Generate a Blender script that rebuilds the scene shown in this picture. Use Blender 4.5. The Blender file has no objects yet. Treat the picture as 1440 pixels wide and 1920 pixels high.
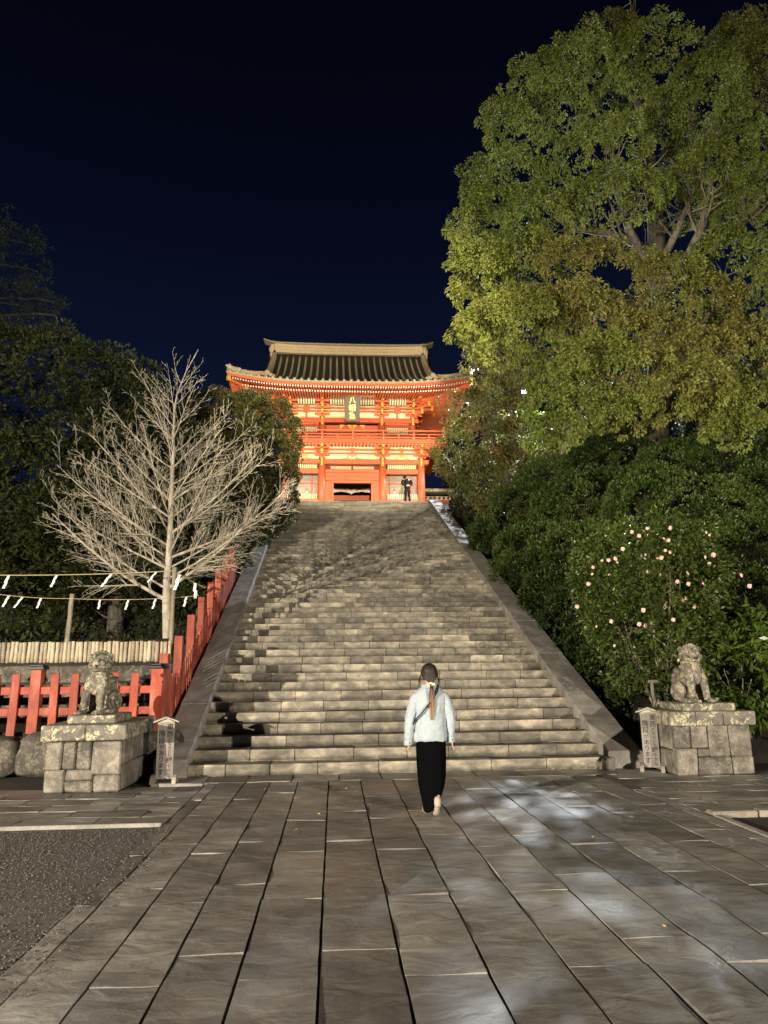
import bpy, bmesh, math, random
import numpy as np
from mathutils import Vector, Matrix, Euler
rnd = random.Random(7)
nrg = np.random.default_rng(11)
S = bpy.context.scene
C = S.collection
PI = math.pi

# ------------------------------------------------------------------ camera
def cam_setup():
    yaw, pitch, roll = 0.0704, 0.2124, 0.0105
    f = Vector((math.sin(yaw)*math.cos(pitch), math.cos(yaw)*math.cos(pitch), math.sin(pitch)))
    r = Vector((math.cos(yaw), -math.sin(yaw), 0)); u = r.cross(f)
    r2 = math.cos(roll)*r - math.sin(roll)*u; u2 = math.sin(roll)*r + math.cos(roll)*u
    cd = bpy.data.cameras.new('camera'); co = bpy.data.objects.new('camera', cd); C.objects.link(co)
    m = Matrix((r2, u2, -f)).transposed().to_4x4(); m.translation = Vector((0, 0, 1.62))
    co.matrix_world = m
    cd.sensor_fit = 'VERTICAL'; cd.sensor_height = 36; cd.lens = 1331/1920*36
    cd.clip_start = 0.05; cd.clip_end = 900
    S.camera = co
cam_setup()

# ------------------------------------------------------------------ view, night sky
S.view_settings.view_transform = 'Standard'; S.view_settings.look = 'None'
S.view_settings.exposure = 0.0; S.view_settings.gamma = 1.0
S.view_settings.use_curve_mapping = False
W = bpy.data.worlds.new('World'); S.world = W; W.use_nodes = True
wt = W.node_tree; wt.nodes.clear()
wo = wt.nodes.new('ShaderNodeOutputWorld'); wb = wt.nodes.new('ShaderNodeBackground')
tc = wt.nodes.new('ShaderNodeTexCoord'); sx = wt.nodes.new('ShaderNodeSeparateXYZ')
cr = wt.nodes.new('ShaderNodeValToRGB')
wt.links.new(tc.outputs['Generated'], sx.inputs[0]); wt.links.new(sx.outputs['Z'], cr.inputs[0])
e = cr.color_ramp.elements
e[0].position = 0.0; e[0].color = (0.0062, 0.0105, 0.031, 1)
e[1].position = 0.92; e[1].color = (0.0006, 0.0007, 0.0022, 1)
q = e.new(0.33); q.color = (0.0044, 0.0072, 0.0240, 1)
q = e.new(0.56); q.color = (0.0016, 0.0026, 0.0098, 1)
q = e.new(0.74); q.color = (0.0009, 0.0012, 0.0040, 1)
wt.links.new(cr.outputs[0], wb.inputs[0]); wb.inputs[1].default_value = 1.0
wt.links.new(wb.outputs[0], wo.inputs[0])

# ------------------------------------------------------------------ flood lights: two from shadow directions, unseen tree and gate ones added for brightness
def spot(name, loc, target, power, color, angle=60, blend=0.5, size=0.12):
    ld = bpy.data.lights.new(name, 'SPOT'); ld.energy = power; ld.color = color
    ld.spot_size = math.radians(angle); ld.spot_blend = blend; ld.shadow_soft_size = size
    o = bpy.data.objects.new(name, ld); C.objects.link(o); o.location = loc
    d = Vector(target) - Vector(loc); o.rotation_euler = d.to_track_quat('-Z', 'Y').to_euler()
    return o
WARM = (1.0, 0.885, 0.715)
AMBER = (1.0, 0.84, 0.58)
spot('flood_light', (-14.0, -6.1, 3.3), (1.0, 20, 4.6), 33000, WARM, 70, 0.5, 0.07)
spot('flood_light', (11.0, -9.0, 3.3), (-0.5, 20, 4.4), 15500, WARM, 70, 0.5, 0.07)
spot('unseen_tree_flood', (-7.0, 2.0, 2.4), (9.4, 22, 15.2), 19000, (1.0, 0.90, 0.58), 50, 0.5, 0.15)
spot('unseen_tree_flood', (12.5, 5.0, 1.5), (10.8, 21, 14.5), 6500, (1.0, 0.92, 0.60), 75, 0.6, 0.15)
spot('unseen_tree_flood', (0.5, -6.0, 3.0), (-9.5, 24, 11.0), 1500, (1.0, 0.92, 0.62), 42, 0.6, 0.2)
spot('unseen_gate_flood', (-3.4, 35.2, 10.9), (1.8, 41, 15.8), 1450, AMBER, 110, 0.5, 0.25)
spot('unseen_gate_flood', (5.5, 35.2, 10.9), (0.2, 41, 15.8), 1450, AMBER, 110, 0.5, 0.25)
spot('unseen_gate_flood', (1.0, -6.0, 6.0), (0.9, 41, 17.6), 95000, AMBER, 21, 0.35, 0.4)
spot('lamp_light', (11.0, 38.5, 17.05), (2.0, 8, 0), 21000, (0.86, 0.93, 1.0), 165, 0.4, 0.06)

# ------------------------------------------------------------------ materials
def new_mat(name):
    m = bpy.data.materials.new(name); m.use_nodes = True
    nt = m.node_tree; nt.nodes.clear()
    out = nt.nodes.new('ShaderNodeOutputMaterial'); b = nt.nodes.new('ShaderNodeBsdfPrincipled')
    nt.links.new(b.outputs[0], out.inputs[0])
    return m, nt, b
class NT:
    def __init__(s, nt): s.nt = nt
    def n(s, t, **kw):
        x = s.nt.nodes.new(t)
        for k, v in kw.items():
            if hasattr(x, k): setattr(x, k, v)
        return x
    def l(s, a, b): s.nt.links.new(a, b)
    def noise(s, vec, scale, detail=5, rough=0.6, dist=0.0):
        x = s.n('ShaderNodeTexNoise'); s.l(vec, x.inputs['Vector'])
        x.inputs['Scale'].default_value = scale; x.inputs['Detail'].default_value = detail
        x.inputs['Roughness'].default_value = rough; x.inputs['Distortion'].default_value = dist
        return x.outputs[0]
    def ramp(s, fac, stops):
        x = s.n('ShaderNodeValToRGB'); s.l(fac, x.inputs[0]); el = x.color_ramp.elements
        while len(el) < len(stops): el.new(0.5)
        for k, (p, c) in enumerate(stops):
            el[k].position = p; el[k].color = (c[0], c[1], c[2], 1) if not isinstance(c, (int, float)) else (c, c, c, 1)
        return x.outputs[0]
    def mix(s, fac, a, b, mode='MIX'):
        x = s.n('ShaderNodeMix'); x.data_type = 'RGBA'; x.blend_type = mode
        for sock, v in ((x.inputs[0], fac), (x.inputs[6], a), (x.inputs[7], b)):
            if hasattr(v, 'is_output') or isinstance(v, bpy.types.NodeSocket): s.l(v, sock)
            elif isinstance(v, (int, float)): sock.default_value = v if sock == x.inputs[0] else (v, v, v, 1)
            else: sock.default_value = (v[0], v[1], v[2], 1)
        return x.outputs[2]
    def math(s, op, a, b=0.0):
        x = s.n('ShaderNodeMath'); x.operation = op
        for sock, v in ((x.inputs[0], a), (x.inputs[1], b)):
            if isinstance(v, bpy.types.NodeSocket): s.l(v, sock)
            else: sock.default_value = v
        return x.outputs[0]
    def mapping(s, vec, scale=(1, 1, 1), rot=(0, 0, 0)):
        x = s.n('ShaderNodeMapping'); s.l(vec, x.inputs[0]); x.inputs['Scale'].default_value = scale
        x.inputs['Rotation'].default_value = rot
        return x.outputs[0]
    def bump(s, h, strength=0.5, dist=0.02, normal=None):
        x = s.n('ShaderNodeBump'); s.l(h, x.inputs['Height']); x.inputs['Strength'].default_value = strength
        x.inputs['Distance'].default_value = dist
        if normal is not None: s.l(normal, x.inputs['Normal'])
        return x.outputs[0]
    def pos(s): return s.n('ShaderNodeNewGeometry').outputs['Position']
    def obj(s): return s.n('ShaderNodeTexCoord').outputs['Object']
    def rand(s): return s.n('ShaderNodeObjectInfo').outputs['Random']

def stone(name, ca, cb, cc, patch=3.0, fine=40, rough=0.85, bump=0.5, bd=0.01, lichen=0.0, lcol=(0.55, 0.52, 0.38), var=0.25, stretch=(1, 1, 1), coarse_bump=0.0, dark=0.0, attr=False, wet=None, cdist=1.4, riser=None):
    m, nt, b = new_mat(name); N = NT(nt); P = N.mapping(N.pos(), stretch)
    n1 = N.noise(P, patch, 6, 0.62, 0.4); n2 = N.noise(P, fine, 4, 0.7)
    col = N.ramp(n1, [(0.32, ca), (0.5, cb), (0.68, cc)])
    col = N.mix(0.35, col, N.ramp(n2, [(0.3, 0.25), (0.7, 0.95)]), 'OVERLAY')
    if attr:
        a = N.n('ShaderNodeAttribute'); a.attribute_name = 'tint'; r = a.outputs['Fac']
    else: r = N.rand()
    v = N.ramp(r, [(0.0, 1-var), (0.5, 1.0), (1.0, 1+var*0.7)])
    col = N.mix(1.0, col, v, 'MULTIPLY')
    if dark:
        nd = N.noise(P, patch*0.35, 5, 0.7, 1.0)
        col = N.mix(N.math('MULTIPLY', N.ramp(nd, [(0.46, 0.0), (0.62, 1.0)]), dark), col, (0.045, 0.04, 0.035))
    if lichen:
        nl = N.noise(P, 9, 3, 0.55, 0.6); nl2 = N.noise(P, 34, 3, 0.6, 0.3)
        k = N.math('MULTIPLY', N.ramp(nl, [(0.5-0.0, 0.0), (0.56, 1.0)]), N.ramp(nl2, [(0.44, 0.0), (0.52, 1.0)]))
        col = N.mix(N.math('MULTIPLY', k, lichen), col, lcol)
    if riser:   # darker towards the foot of each riser, with a paler nosing
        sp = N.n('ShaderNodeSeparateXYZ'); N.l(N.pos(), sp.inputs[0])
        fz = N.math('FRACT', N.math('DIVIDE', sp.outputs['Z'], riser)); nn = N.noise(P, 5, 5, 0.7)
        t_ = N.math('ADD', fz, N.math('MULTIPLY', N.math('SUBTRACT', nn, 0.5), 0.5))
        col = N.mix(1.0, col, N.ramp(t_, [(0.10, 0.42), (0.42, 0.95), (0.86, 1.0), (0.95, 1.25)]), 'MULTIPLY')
    nt.links.new(col, b.inputs['Base Color'])
    if wet is not None:
        b.inputs['Roughness'].default_value = rough
        nt.links.new(N.ramp(N.noise(N.pos(), 0.9, 4, 0.6, 0.5), [(0.35, wet), (0.62, rough)]), b.inputs['Roughness'])
    else: b.inputs['Roughness'].default_value = rough
    h = N.mix(0.35, n1, n2)
    nrm = N.bump(h, bump, bd)
    if coarse_bump:
        nrm = N.bump(N.noise(P, patch*1.7, 3, 0.5, cdist), coarse_bump, bd*4, nrm)
    nt.links.new(nrm, b.inputs['Normal'])
    return m
def plain(name, col, rough=0.6, metal=0.0, noise=0.15, scale=20, bump=0.0, emit=0.0, spec=None, stretch=(1, 1, 1), var=0.0):
    m, nt, b = new_mat(name); N = NT(nt); P = N.mapping(N.pos(), stretch)
    n = N.noise(P, scale, 4, 0.6)
    c = N.mix(1.0, col, N.ramp(n, [(0.25, 1-noise), (0.75, 1+noise*0.5)]), 'MULTIPLY')
    if var: c = N.mix(1.0, c, N.ramp(N.rand(), [(0, 1-var), (1, 1+var*0.6)]), 'MULTIPLY')
    nt.links.new(c, b.inputs['Base Color']); b.inputs['Roughness'].default_value = rough
    b.inputs['Metallic'].default_value = metal
    if spec is not None: b.inputs['Specular IOR Level'].default_value = spec
    if bump: nt.links.new(N.bump(n, bump, 0.01), b.inputs['Normal'])
    if emit:
        b.inputs['Emission Color'].default_value = (*col, 1); b.inputs['Emission Strength'].default_value = emit
    return m
def leafmat(name, ca, cb, cc, rough=0.5, trans=0.25, scale=0.5, fleck=None):
    m, nt, b = new_mat(name); N = NT(nt); P = N.pos()
    n1 = N.noise(P, scale, 4, 0.6, 0.3)
    col = N.ramp(n1, [(0.34, ca), (0.5, cb), (0.66, cc)])
    a = N.n('ShaderNodeAttribute'); a.attribute_name = 'tint'
    col = N.mix(1.0, col, N.ramp(a.outputs['Fac'], [(0, 0.55), (0.6, 1.0), (1, 1.55)]), 'MULTIPLY')
    if fleck: col = N.mix(N.ramp(a.outputs['Fac'], [(0.94, 0.0), (0.97, 1.0)]), col, fleck)
    nt.links.new(col, b.inputs['Base Color']); b.inputs['Roughness'].default_value = rough
    b.inputs['Specular IOR Level'].default_value = 0.35
    t = N.n('ShaderNodeBsdfTranslucent'); nt.links.new(col, t.inputs[0])
    mx = N.n('ShaderNodeMixShader'); mx.inputs[0].default_value = trans
    out = [x for x in nt.nodes if x.type == 'OUTPUT_MATERIAL'][0]
    nt.links.new(b.outputs[0], mx.inputs[1]); nt.links.new(t.outputs[0], mx.inputs[2]); nt.links.new(mx.outputs[0], out.inputs[0])
    return m
M = {}
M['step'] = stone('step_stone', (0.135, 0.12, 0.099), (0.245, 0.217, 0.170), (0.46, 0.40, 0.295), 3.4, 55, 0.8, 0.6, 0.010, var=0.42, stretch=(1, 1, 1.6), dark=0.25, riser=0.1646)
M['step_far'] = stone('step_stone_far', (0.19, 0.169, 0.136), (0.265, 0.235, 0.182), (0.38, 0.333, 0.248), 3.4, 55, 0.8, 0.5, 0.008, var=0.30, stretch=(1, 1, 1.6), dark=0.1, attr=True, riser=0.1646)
M['kerb'] = stone('kerb_stone', (0.20, 0.18, 0.158), (0.29, 0.265, 0.235), (0.40, 0.37, 0.33), 2.2, 40, 0.75, 0.5, 0.01, var=0.15)
M['paving'] = stone('paving_stone', (0.155, 0.144, 0.128), (0.222, 0.207, 0.184), (0.31, 0.29, 0.258), 2.6, 80, 0.66, 0.65, 0.007, var=0.42, coarse_bump=0.62, stretch=(0.9, 1.3, 1), wet=0.36, dark=0.3, cdist=0.6)
M['ashlar'] = stone('ashlar_stone', (0.09, 0.078, 0.066), (0.165, 0.145, 0.12), (0.28, 0.248, 0.203), 4, 45, 0.9, 0.9, 0.015, lichen=0.2, var=0.35, dark=0.5)
M['capstone'] = stone('capstone', (0.10, 0.09, 0.075), (0.16, 0.145, 0.12), (0.22, 0.2, 0.16), 5, 45, 0.9, 0.6, 0.01, lichen=1.0, lcol=(0.52, 0.48, 0.31), var=0.1)
M['statue'] = stone('statue_stone', (0.09, 0.077, 0.063), (0.18, 0.158, 0.125), (0.31, 0.275, 0.205), 11, 70, 0.9, 0.9, 0.010, lichen=0.75, lcol=(0.52, 0.48, 0.32), var=0.05, dark=0.6)
M['boulder'] = stone('boulder_stone', (0.045, 0.039, 0.031), (0.085, 0.075, 0.059), (0.15, 0.133, 0.105), 3, 30, 0.9, 0.8, 0.02, lichen=0.25, var=0.3)
M['soil'] = stone('soil', (0.018, 0.015, 0.011), (0.03, 0.026, 0.019), (0.045, 0.038, 0.027), 3, 40, 0.95, 0.8, 0.02, var=0.05)
M['gravel'] = stone('gravel_bed', (0.07, 0.064, 0.055), (0.105, 0.096, 0.082), (0.17, 0.155, 0.13), 28, 90, 0.9, 1.0, 0.02, var=0.1)
M['pebble'] = stone('pebble', (0.08, 0.074, 0.064), (0.11, 0.102, 0.088), (0.16, 0.148, 0.128), 30, 60, 0.9, 0.4, 0.01, attr=True, var=0.35)
M['curb'] = stone('tan_curb', (0.19, 0.165, 0.13), (0.25, 0.22, 0.17), (0.32, 0.28, 0.22), 4, 40, 0.85, 0.4, 0.01, var=0.1)
M['wood_red'] = stone('red_painted_wood', (0.24, 0.030, 0.013), (0.35, 0.054, 0.022), (0.50, 0.15, 0.09), 4, 50, 0.65, 0.4, 0.004, var=0.2, stretch=(1, 1, 0.3), dark=0.3)
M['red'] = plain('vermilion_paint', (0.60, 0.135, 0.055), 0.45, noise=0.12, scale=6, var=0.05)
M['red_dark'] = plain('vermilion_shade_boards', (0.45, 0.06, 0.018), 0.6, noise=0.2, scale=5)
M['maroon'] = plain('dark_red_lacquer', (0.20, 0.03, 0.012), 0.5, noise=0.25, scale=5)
M['cream'] = plain('cream_plaster', (0.80, 0.70, 0.46), 0.8, noise=0.08, scale=4)
M['gold'] = plain('gold_leaf', (0.85, 0.52, 0.10), 0.38, metal=0.35, noise=0.15, scale=25)
M['white'] = plain('white_paint', (0.78, 0.74, 0.62), 0.6, noise=0.08)
M['green'] = plain('green_lattice_paint', (0.10, 0.17, 0.07), 0.55, noise=0.15)
M['tile'] = plain('roof_tile_dark', (0.016, 0.015, 0.013), 0.5, noise=0.3, scale=14, bump=0.3)  # near-black carries the grazing shade between the tile rows
M['tile_rib'] = plain('roof_tile_ridge', (0.40, 0.36, 0.25), 0.5, noise=0.3, scale=9, bump=0.2, var=0.15)
M['tile_tan'] = plain('roof_ridge_tan', (0.50, 0.39, 0.24), 0.55, noise=0.2, scale=7, bump=0.2)
M['plaque'] = plain('plaque_board', (0.07, 0.065, 0.04), 0.5, noise=0.2)
M['black'] = plain('black_metal', (0.012, 0.012, 0.013), 0.5, noise=0.2)
M['bark'] = stone('bark', (0.16, 0.13, 0.095), (0.26, 0.22, 0.16), (0.36, 0.31, 0.23), 10, 60, 0.9, 0.8, 0.01, var=0.05, stretch=(1, 1, 0.25))
M['bark_pale'] = stone('pale_bark', (0.24, 0.21, 0.165), (0.42, 0.37, 0.285), (0.56, 0.50, 0.39), 9, 60, 0.85, 0.7, 0.01, var=0.05, stretch=(1, 1, 0.3))
M['bark_dark'] = stone('dark_bark', (0.05, 0.045, 0.035), (0.085, 0.075, 0.055), (0.13, 0.11, 0.085), 8, 50, 0.9, 0.8, 0.01, var=0.05, stretch=(1, 1, 0.3))
M['log'] = stone('peeled_log', (0.33, 0.27, 0.185), (0.45, 0.375, 0.265), (0.55, 0.47, 0.34), 6, 60, 0.75, 0.4, 0.005, var=0.34, stretch=(1, 1, 0.5))
M['sign_wood'] = stone('weathered_sign_wood', (0.19, 0.17, 0.15), (0.26, 0.235, 0.205), (0.33, 0.30, 0.26), 5, 80, 0.8, 0.3, 0.003, var=0.1, stretch=(3, 3, 0.3))
M['sign_pale'] = plain('pale_board', (0.44, 0.40, 0.32), 0.7, noise=0.15, scale=30)
M['rope'] = plain('straw_rope', (0.46, 0.38, 0.20), 0.85, noise=0.3, scale=80)
M['paper'] = plain('white_paper', (0.80, 0.80, 0.78), 0.7, noise=0.03)
M['leaf_camphor'] = leafmat('camphor_leaf', (0.125, 0.16, 0.032), (0.175, 0.20, 0.042), (0.20, 0.165, 0.05), 0.62, 0.25, 0.16)
M['leaf_gate'] = leafmat('gateside_leaf', (0.10, 0.12, 0.03), (0.15, 0.15, 0.045), (0.22, 0.13, 0.05), 0.45, 0.3, 0.7)
M['leaf_hedge'] = leafmat('hedge_leaf', (0.030, 0.053, 0.010), (0.050, 0.080, 0.016), (0.080, 0.105, 0.024), 0.45, 0.2, 0.7)
M['leaf_cam'] = leafmat('camellia_leaf', (0.05, 0.082, 0.015), (0.085, 0.12, 0.024), (0.13, 0.155, 0.036), 0.35, 0.2, 2)
M['leaf_aucuba'] = leafmat('broad_leaf', (0.06, 0.11, 0.015), (0.09, 0.15, 0.02), (0.16, 0.2, 0.03), 0.3, 0.2, 3, fleck=(0.34, 0.26, 0.05))
M['leaf_dark'] = leafmat('dark_conifer_leaf', (0.03, 0.038, 0.010), (0.042, 0.052, 0.013), (0.06, 0.07, 0.018), 0.6, 0.2, 0.5)
M['leaf_clip'] = leafmat('clipped_tree_leaf', (0.04, 0.055, 0.012), (0.07, 0.075, 0.018), (0.12, 0.07, 0.02), 0.5, 0.2, 1.1)
M['petal'] = plain('pink_petal', (0.86, 0.60, 0.52), 0.6, noise=0.15, scale=60)
M['pistil'] = plain('yellow_stamen', (0.8, 0.55, 0.1), 0.7)
M['skin'] = plain('skin', (0.52, 0.28, 0.18), 0.5, noise=0.06)
M['shirt'] = plain('pale_denim', (0.39, 0.45, 0.49), 0.85, noise=0.14, scale=35, bump=0.25)
M['skirt'] = plain('black_cloth', (0.0028, 0.0028, 0.003), 1.0, noise=0.2, scale=14, spec=0.04)
M['coat'] = plain('black_coat', (0.007, 0.007, 0.010), 0.9, noise=0.2, spec=0.1)
M['hair'] = plain('dark_brown_hair', (0.022, 0.012, 0.006), 0.6, noise=0.5, scale=60, stretch=(1, 1, 0.1), bump=0.3)
M['hair_blond'] = plain('blond_hair', (0.48, 0.25, 0.07), 0.45, noise=0.5, scale=90, stretch=(1, 1, 0.06), bump=0.4)
M['shoe'] = plain('beige_shoe', (0.42, 0.36, 0.28), 0.7, noise=0.15)
M['grey_hair'] = plain('black_hair', (0.006, 0.005, 0.005), 0.9, spec=0.1)
M['lamp_glow'] = plain('lamp_glow', (0.85, 0.93, 1.0), 0.5, noise=0, emit=60)
M['metal'] = plain('grey_metal', (0.22, 0.22, 0.22), 0.5, metal=0.5)
M['glass'] = None
def glassmat():
    m, nt, b = new_mat('window_glass'); N = NT(nt)
    b.inputs['Base Color'].default_value = (0.9, 0.9, 0.85, 1); b.inputs['Roughness'].default_value = 0.05
    t = N.n('ShaderNodeBsdfTransparent'); mx = N.n('ShaderNodeMixShader'); mx.inputs[0].default_value = 0.16
    out = [x for x in nt.nodes if x.type == 'OUTPUT_MATERIAL'][0]
    nt.links.new(t.outputs[0], mx.inputs[1]); nt.links.new(b.outputs[0], mx.inputs[2]); nt.links.new(mx.outputs[0], out.inputs[0])
    return m
M['glass'] = glassmat()

# ------------------------------------------------------------------ mesh helpers
class MB:
    def __init__(s): s.v = []; s.f = []
    def add(s, vs, fs):
        o = len(s.v); s.v += [tuple(p) for p in vs]; s.f += [tuple(i+o for i in q) for q in fs]; return s
    def box(s, c, d, rot=None, taper=(1, 1)):
        x, y, z = d[0]/2, d[1]/2, d[2]/2; vs = []
        for sz in (-1, 1):
            tx, ty = (1, 1) if sz < 0 else taper
            for a, b in ((-1, -1), (1, -1), (1, 1), (-1, 1)): vs.append(Vector((a*x*tx, b*y*ty, sz*z)))
        if rot is not None:
            R = rot if isinstance(rot, Matrix) else Euler(rot).to_matrix(); vs = [R @ p for p in vs]
        c = Vector(c); vs = [p + c for p in vs]
        return s.add(vs, [(3, 2, 1, 0), (4, 5, 6, 7), (0, 1, 5, 4), (1, 2, 6, 5), (2, 3, 7, 6), (3, 0, 4, 7)])
    def hexa(s, p8): return s.add(p8, [(3, 2, 1, 0), (4, 5, 6, 7), (0, 1, 5, 4), (1, 2, 6, 5), (2, 3, 7, 6), (3, 0, 4, 7)])
    def cbox(s, c, d, b=0.01, jit=0.0, rot=None):
        """box with chamfered edges, 24 vertices"""
        hx, hy, hz = d[0]/2, d[1]/2, d[2]/2; b = min(b, hx*.45, hy*.45, hz*.45)
        vs = []; idx = {}
        for sx in (-1, 1):
            for sy in (-1, 1):
                for sz in (-1, 1):
                    j = lambda: rnd.uniform(-jit, jit)
                    jx, jy, jz = j(), j(), j()
                    for ax in range(3):
                        p = [sx*(hx-b), sy*(hy-b), sz*(hz-b)]; p[ax] = (sx, sy, sz)[ax]*(hx, hy, hz)[ax]
                        idx[(sx, sy, sz, ax)] = len(vs); vs.append(Vector((p[0]+jx, p[1]+jy, p[2]+jz)))
        if rot is not None:
            R = Euler(rot).to_matrix(); vs = [R @ p for p in vs]
        cc = Vector(c); vs = [p+cc for p in vs]
        I = idx; fs = []
        for ax in range(3):
            o = [a for a in range(3) if a != ax]
            for sg in (-1, 1):
                q = []
                for (a, bb) in ((-1, -1), (1, -1), (1, 1), (-1, 1)):
                    k = [0, 0, 0]; k[ax] = sg; k[o[0]] = a; k[o[1]] = bb; q.append(I[(k[0], k[1], k[2], ax)])
                fs.append(tuple(q))
        for ax in range(3):
            o = [a for a in range(3) if a != ax]
            for a in (-1, 1):
                for bb in (-1, 1):
                    k = [0, 0, 0]; k[o[0]] = a; k[o[1]] = bb; q = []
                    for sg, fa in ((-1, o[0]), (1, o[0]), (1, o[1]), (-1, o[1])):
                        k[ax] = sg; q.append(I[(k[0], k[1], k[2], fa)])
                    fs.append(tuple(q))
        for sx in (-1, 1):
            for sy in (-1, 1):
                for sz in (-1, 1): fs.append(tuple(I[(sx, sy, sz, a)] for a in range(3)))
        return s.add(vs, fs)
    def tube(s, pts, rad, n=6, cap=True, sx=1.0):
        pts = [Vector(p) for p in pts]; m = len(pts)
        if not hasattr(rad, '__len__'): rad = [rad]*m
        o = len(s.v); prev = None; vs = []
        for i, p in enumerate(pts):
            t = (pts[min(i+1, m-1)] - pts[max(i-1, 0)])
            if t.length < 1e-9: t = Vector((0, 0, 1))
            t.normalize()
            if prev is None:
                a = Vector((1, 0, 0)) if abs(t.x) < 0.8 else Vector((0, 1, 0))
                u = (a - t*a.dot(t)).normalized()
            else:
                u = prev - t*prev.dot(t)
                u = u.normalized() if u.length > 1e-6 else t.orthogonal().normalized()
            prev = u; w = t.cross(u)
            for k in range(n):
                an = 2*PI*k/n; vs.append(p + u*(math.cos(an)*rad[i]*sx) + w*(math.sin(an)*rad[i]))
        fs = []
        for i in range(m-1):
            for k in range(n):
                a = i*n+k; b = i*n+(k+1) % n; fs.append((a, b, b+n, a+n))
        if cap: fs.append(tuple(reversed(range(n)))); fs.append(tuple(range((m-1)*n, m*n)))
        return s.add(vs, fs)
    def loft(s, rings, cap=True):
        """rings: list of lists of points, same count"""
        n = len(rings[0]); vs = [p for r in rings for p in r]; fs = []
        for i in range(len(rings)-1):
            for k in range(n):
                a = i*n+k; b = i*n+(k+1) % n; fs.append((a, b, b+n, a+n))
        if cap: fs.append(tuple(reversed(range(n)))); fs.append(tuple(range((len(rings)-1)*n, len(rings)*n)))
        return s.add(vs, fs)
    def ell(s, c, r, nu=10, nv=7, rot=None):
        rings = []
        for i in range(nv+1):
            th = PI*i/nv; rr = max(math.sin(th), 0.02)
            ring = [Vector((r[0]*rr*math.cos(2*PI*k/nu), r[1]*rr*math.sin(2*PI*k/nu), -r[2]*math.cos(th))) for k in range(nu)]
            if rot is not None: R = Euler(rot).to_matrix(); ring = [R @ p for p in ring]
            rings.append([p+Vector(c) for p in ring])
        return s.loft(rings)
    def prism(s, poly, y0, y1):
        """polygon in XZ extruded along Y"""
        n = len(poly); vs = [(p[0], y0, p[1]) for p in poly]+[(p[0], y1, p[1]) for p in poly]
        fs = [tuple(range(n)), tuple(reversed(range(n, 2*n)))]
        for k in range(n): fs.append((k, n+k, n+(k+1) % n, (k+1) % n))
        return s.add(vs, fs)
    def mesh(s, name, mat, smooth=False):
        me = bpy.data.meshes.new(name); me.from_pydata(s.v, [], s.f); me.validate()
        bm = bmesh.new(); bm.from_mesh(me); bmesh.ops.recalc_face_normals(bm, faces=bm.faces); bm.to_mesh(me); bm.free()
        if mat is not None: me.materials.append(M[mat] if isinstance(mat, str) else mat)
        if smooth: me.polygons.foreach_set('use_smooth', [True]*len(me.polygons))
        return me
    def obj(s, name, mat, parent=None, smooth=False, loc=None):
        return link(name, s.mesh(name, mat, smooth), parent, loc)
def link(name, me, parent=None, loc=None):
    o = bpy.data.objects.new(name, me); C.objects.link(o)
    if parent is not None: o.parent = parent
    if loc is not None: o.location = loc
    return o
def tag(o, label=None, cat=None, group=None, kind=None):
    if label: o['label'] = label
    if cat: o['category'] = cat
    if group: o['group'] = group
    if kind: o['kind'] = kind
    return o
def thing(name, label, cat, loc=(0, 0, 0), group=None, rz=0.0):
    o = bpy.data.objects.new(name, None); C.objects.link(o); o.location = loc; o.rotation_euler = (0, 0, rz)
    o.empty_display_size = 0.2
    return tag(o, label, cat, group)
def struct(o): o['kind'] = 'structure'; return o
def stuff(o): o['kind'] = 'stuff'; return o
def quads_mesh(name, V, mat, tint=None, nper=4):
    """V: (n,4,3) numpy of quads"""
    n = len(V); me = bpy.data.meshes.new(name)
    me.vertices.add(n*4); me.vertices.foreach_set('co', V.astype(np.float32).ravel())
    me.loops.add(n*4); me.loops.foreach_set('vertex_index', np.arange(n*4, dtype=np.int32))
    me.polygons.add(n); me.polygons.foreach_set('loop_start', np.arange(0, n*4, 4, dtype=np.int32))
    me.update(calc_edges=True)
    if tint is not None:
        a = me.attributes.new('tint', 'FLOAT', 'POINT'); a.data.foreach_set('value', np.repeat(tint, 4).astype(np.float32))
    me.materials.append(M[mat] if isinstance(mat, str) else mat)
    return me
def leaves(cen, axis, length, width, fold=0.25):
    """quads for leaves: base at cen, pointing along axis with random roll"""
    n = len(cen); axis = axis/np.maximum(np.linalg.norm(axis, axis=1, keepdims=True), 1e-6)
    r = nrg.normal(size=(n, 3)); s = np.cross(axis, r); s /= np.maximum(np.linalg.norm(s, axis=1, keepdims=True), 1e-6)
    nn = np.cross(axis, s)
    L = length[:, None]; Wd = width[:, None]
    mid = cen + axis*L*0.5 - nn*Wd*fold
    V = np.stack([cen, mid + s*Wd*0.5, cen+axis*L - nn*L*0.12, mid - s*Wd*0.5], 1)
    return V
def shell_points(lobes, spacing, flat=0.0):
    """points on the outer shell of a union of ellipsoids. lobes: (x,y,z,rx,ry,rz)"""
    P = []; Nn = []; L = np.array(lobes, float)
    for i, (x, y, z, a, b, c) in enumerate(lobes):
        area = 4*PI*((a*b)**1.6/3+(a*c)**1.6/3+(b*c)**1.6/3)**(1/1.6)
        k = max(12, int(area/spacing**2))
        g = nrg.normal(size=(k, 3)); g /= np.linalg.norm(g, axis=1, keepdims=True)
        q = g*np.array([a, b, c]) + np.array([x, y, z])
        keep = np.ones(k, bool)
        for j in range(len(L)):
            if j == i: continue
            d = ((q-L[j, :3])/L[j, 3:])
            keep &= (d**2).sum(1) > 0.72
        P.append(q[keep]); nn = g/np.array([a, b, c]); nn /= np.linalg.norm(nn, axis=1, keepdims=True); Nn.append(nn[keep])
    return np.concatenate(P), np.concatenate(Nn)
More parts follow.
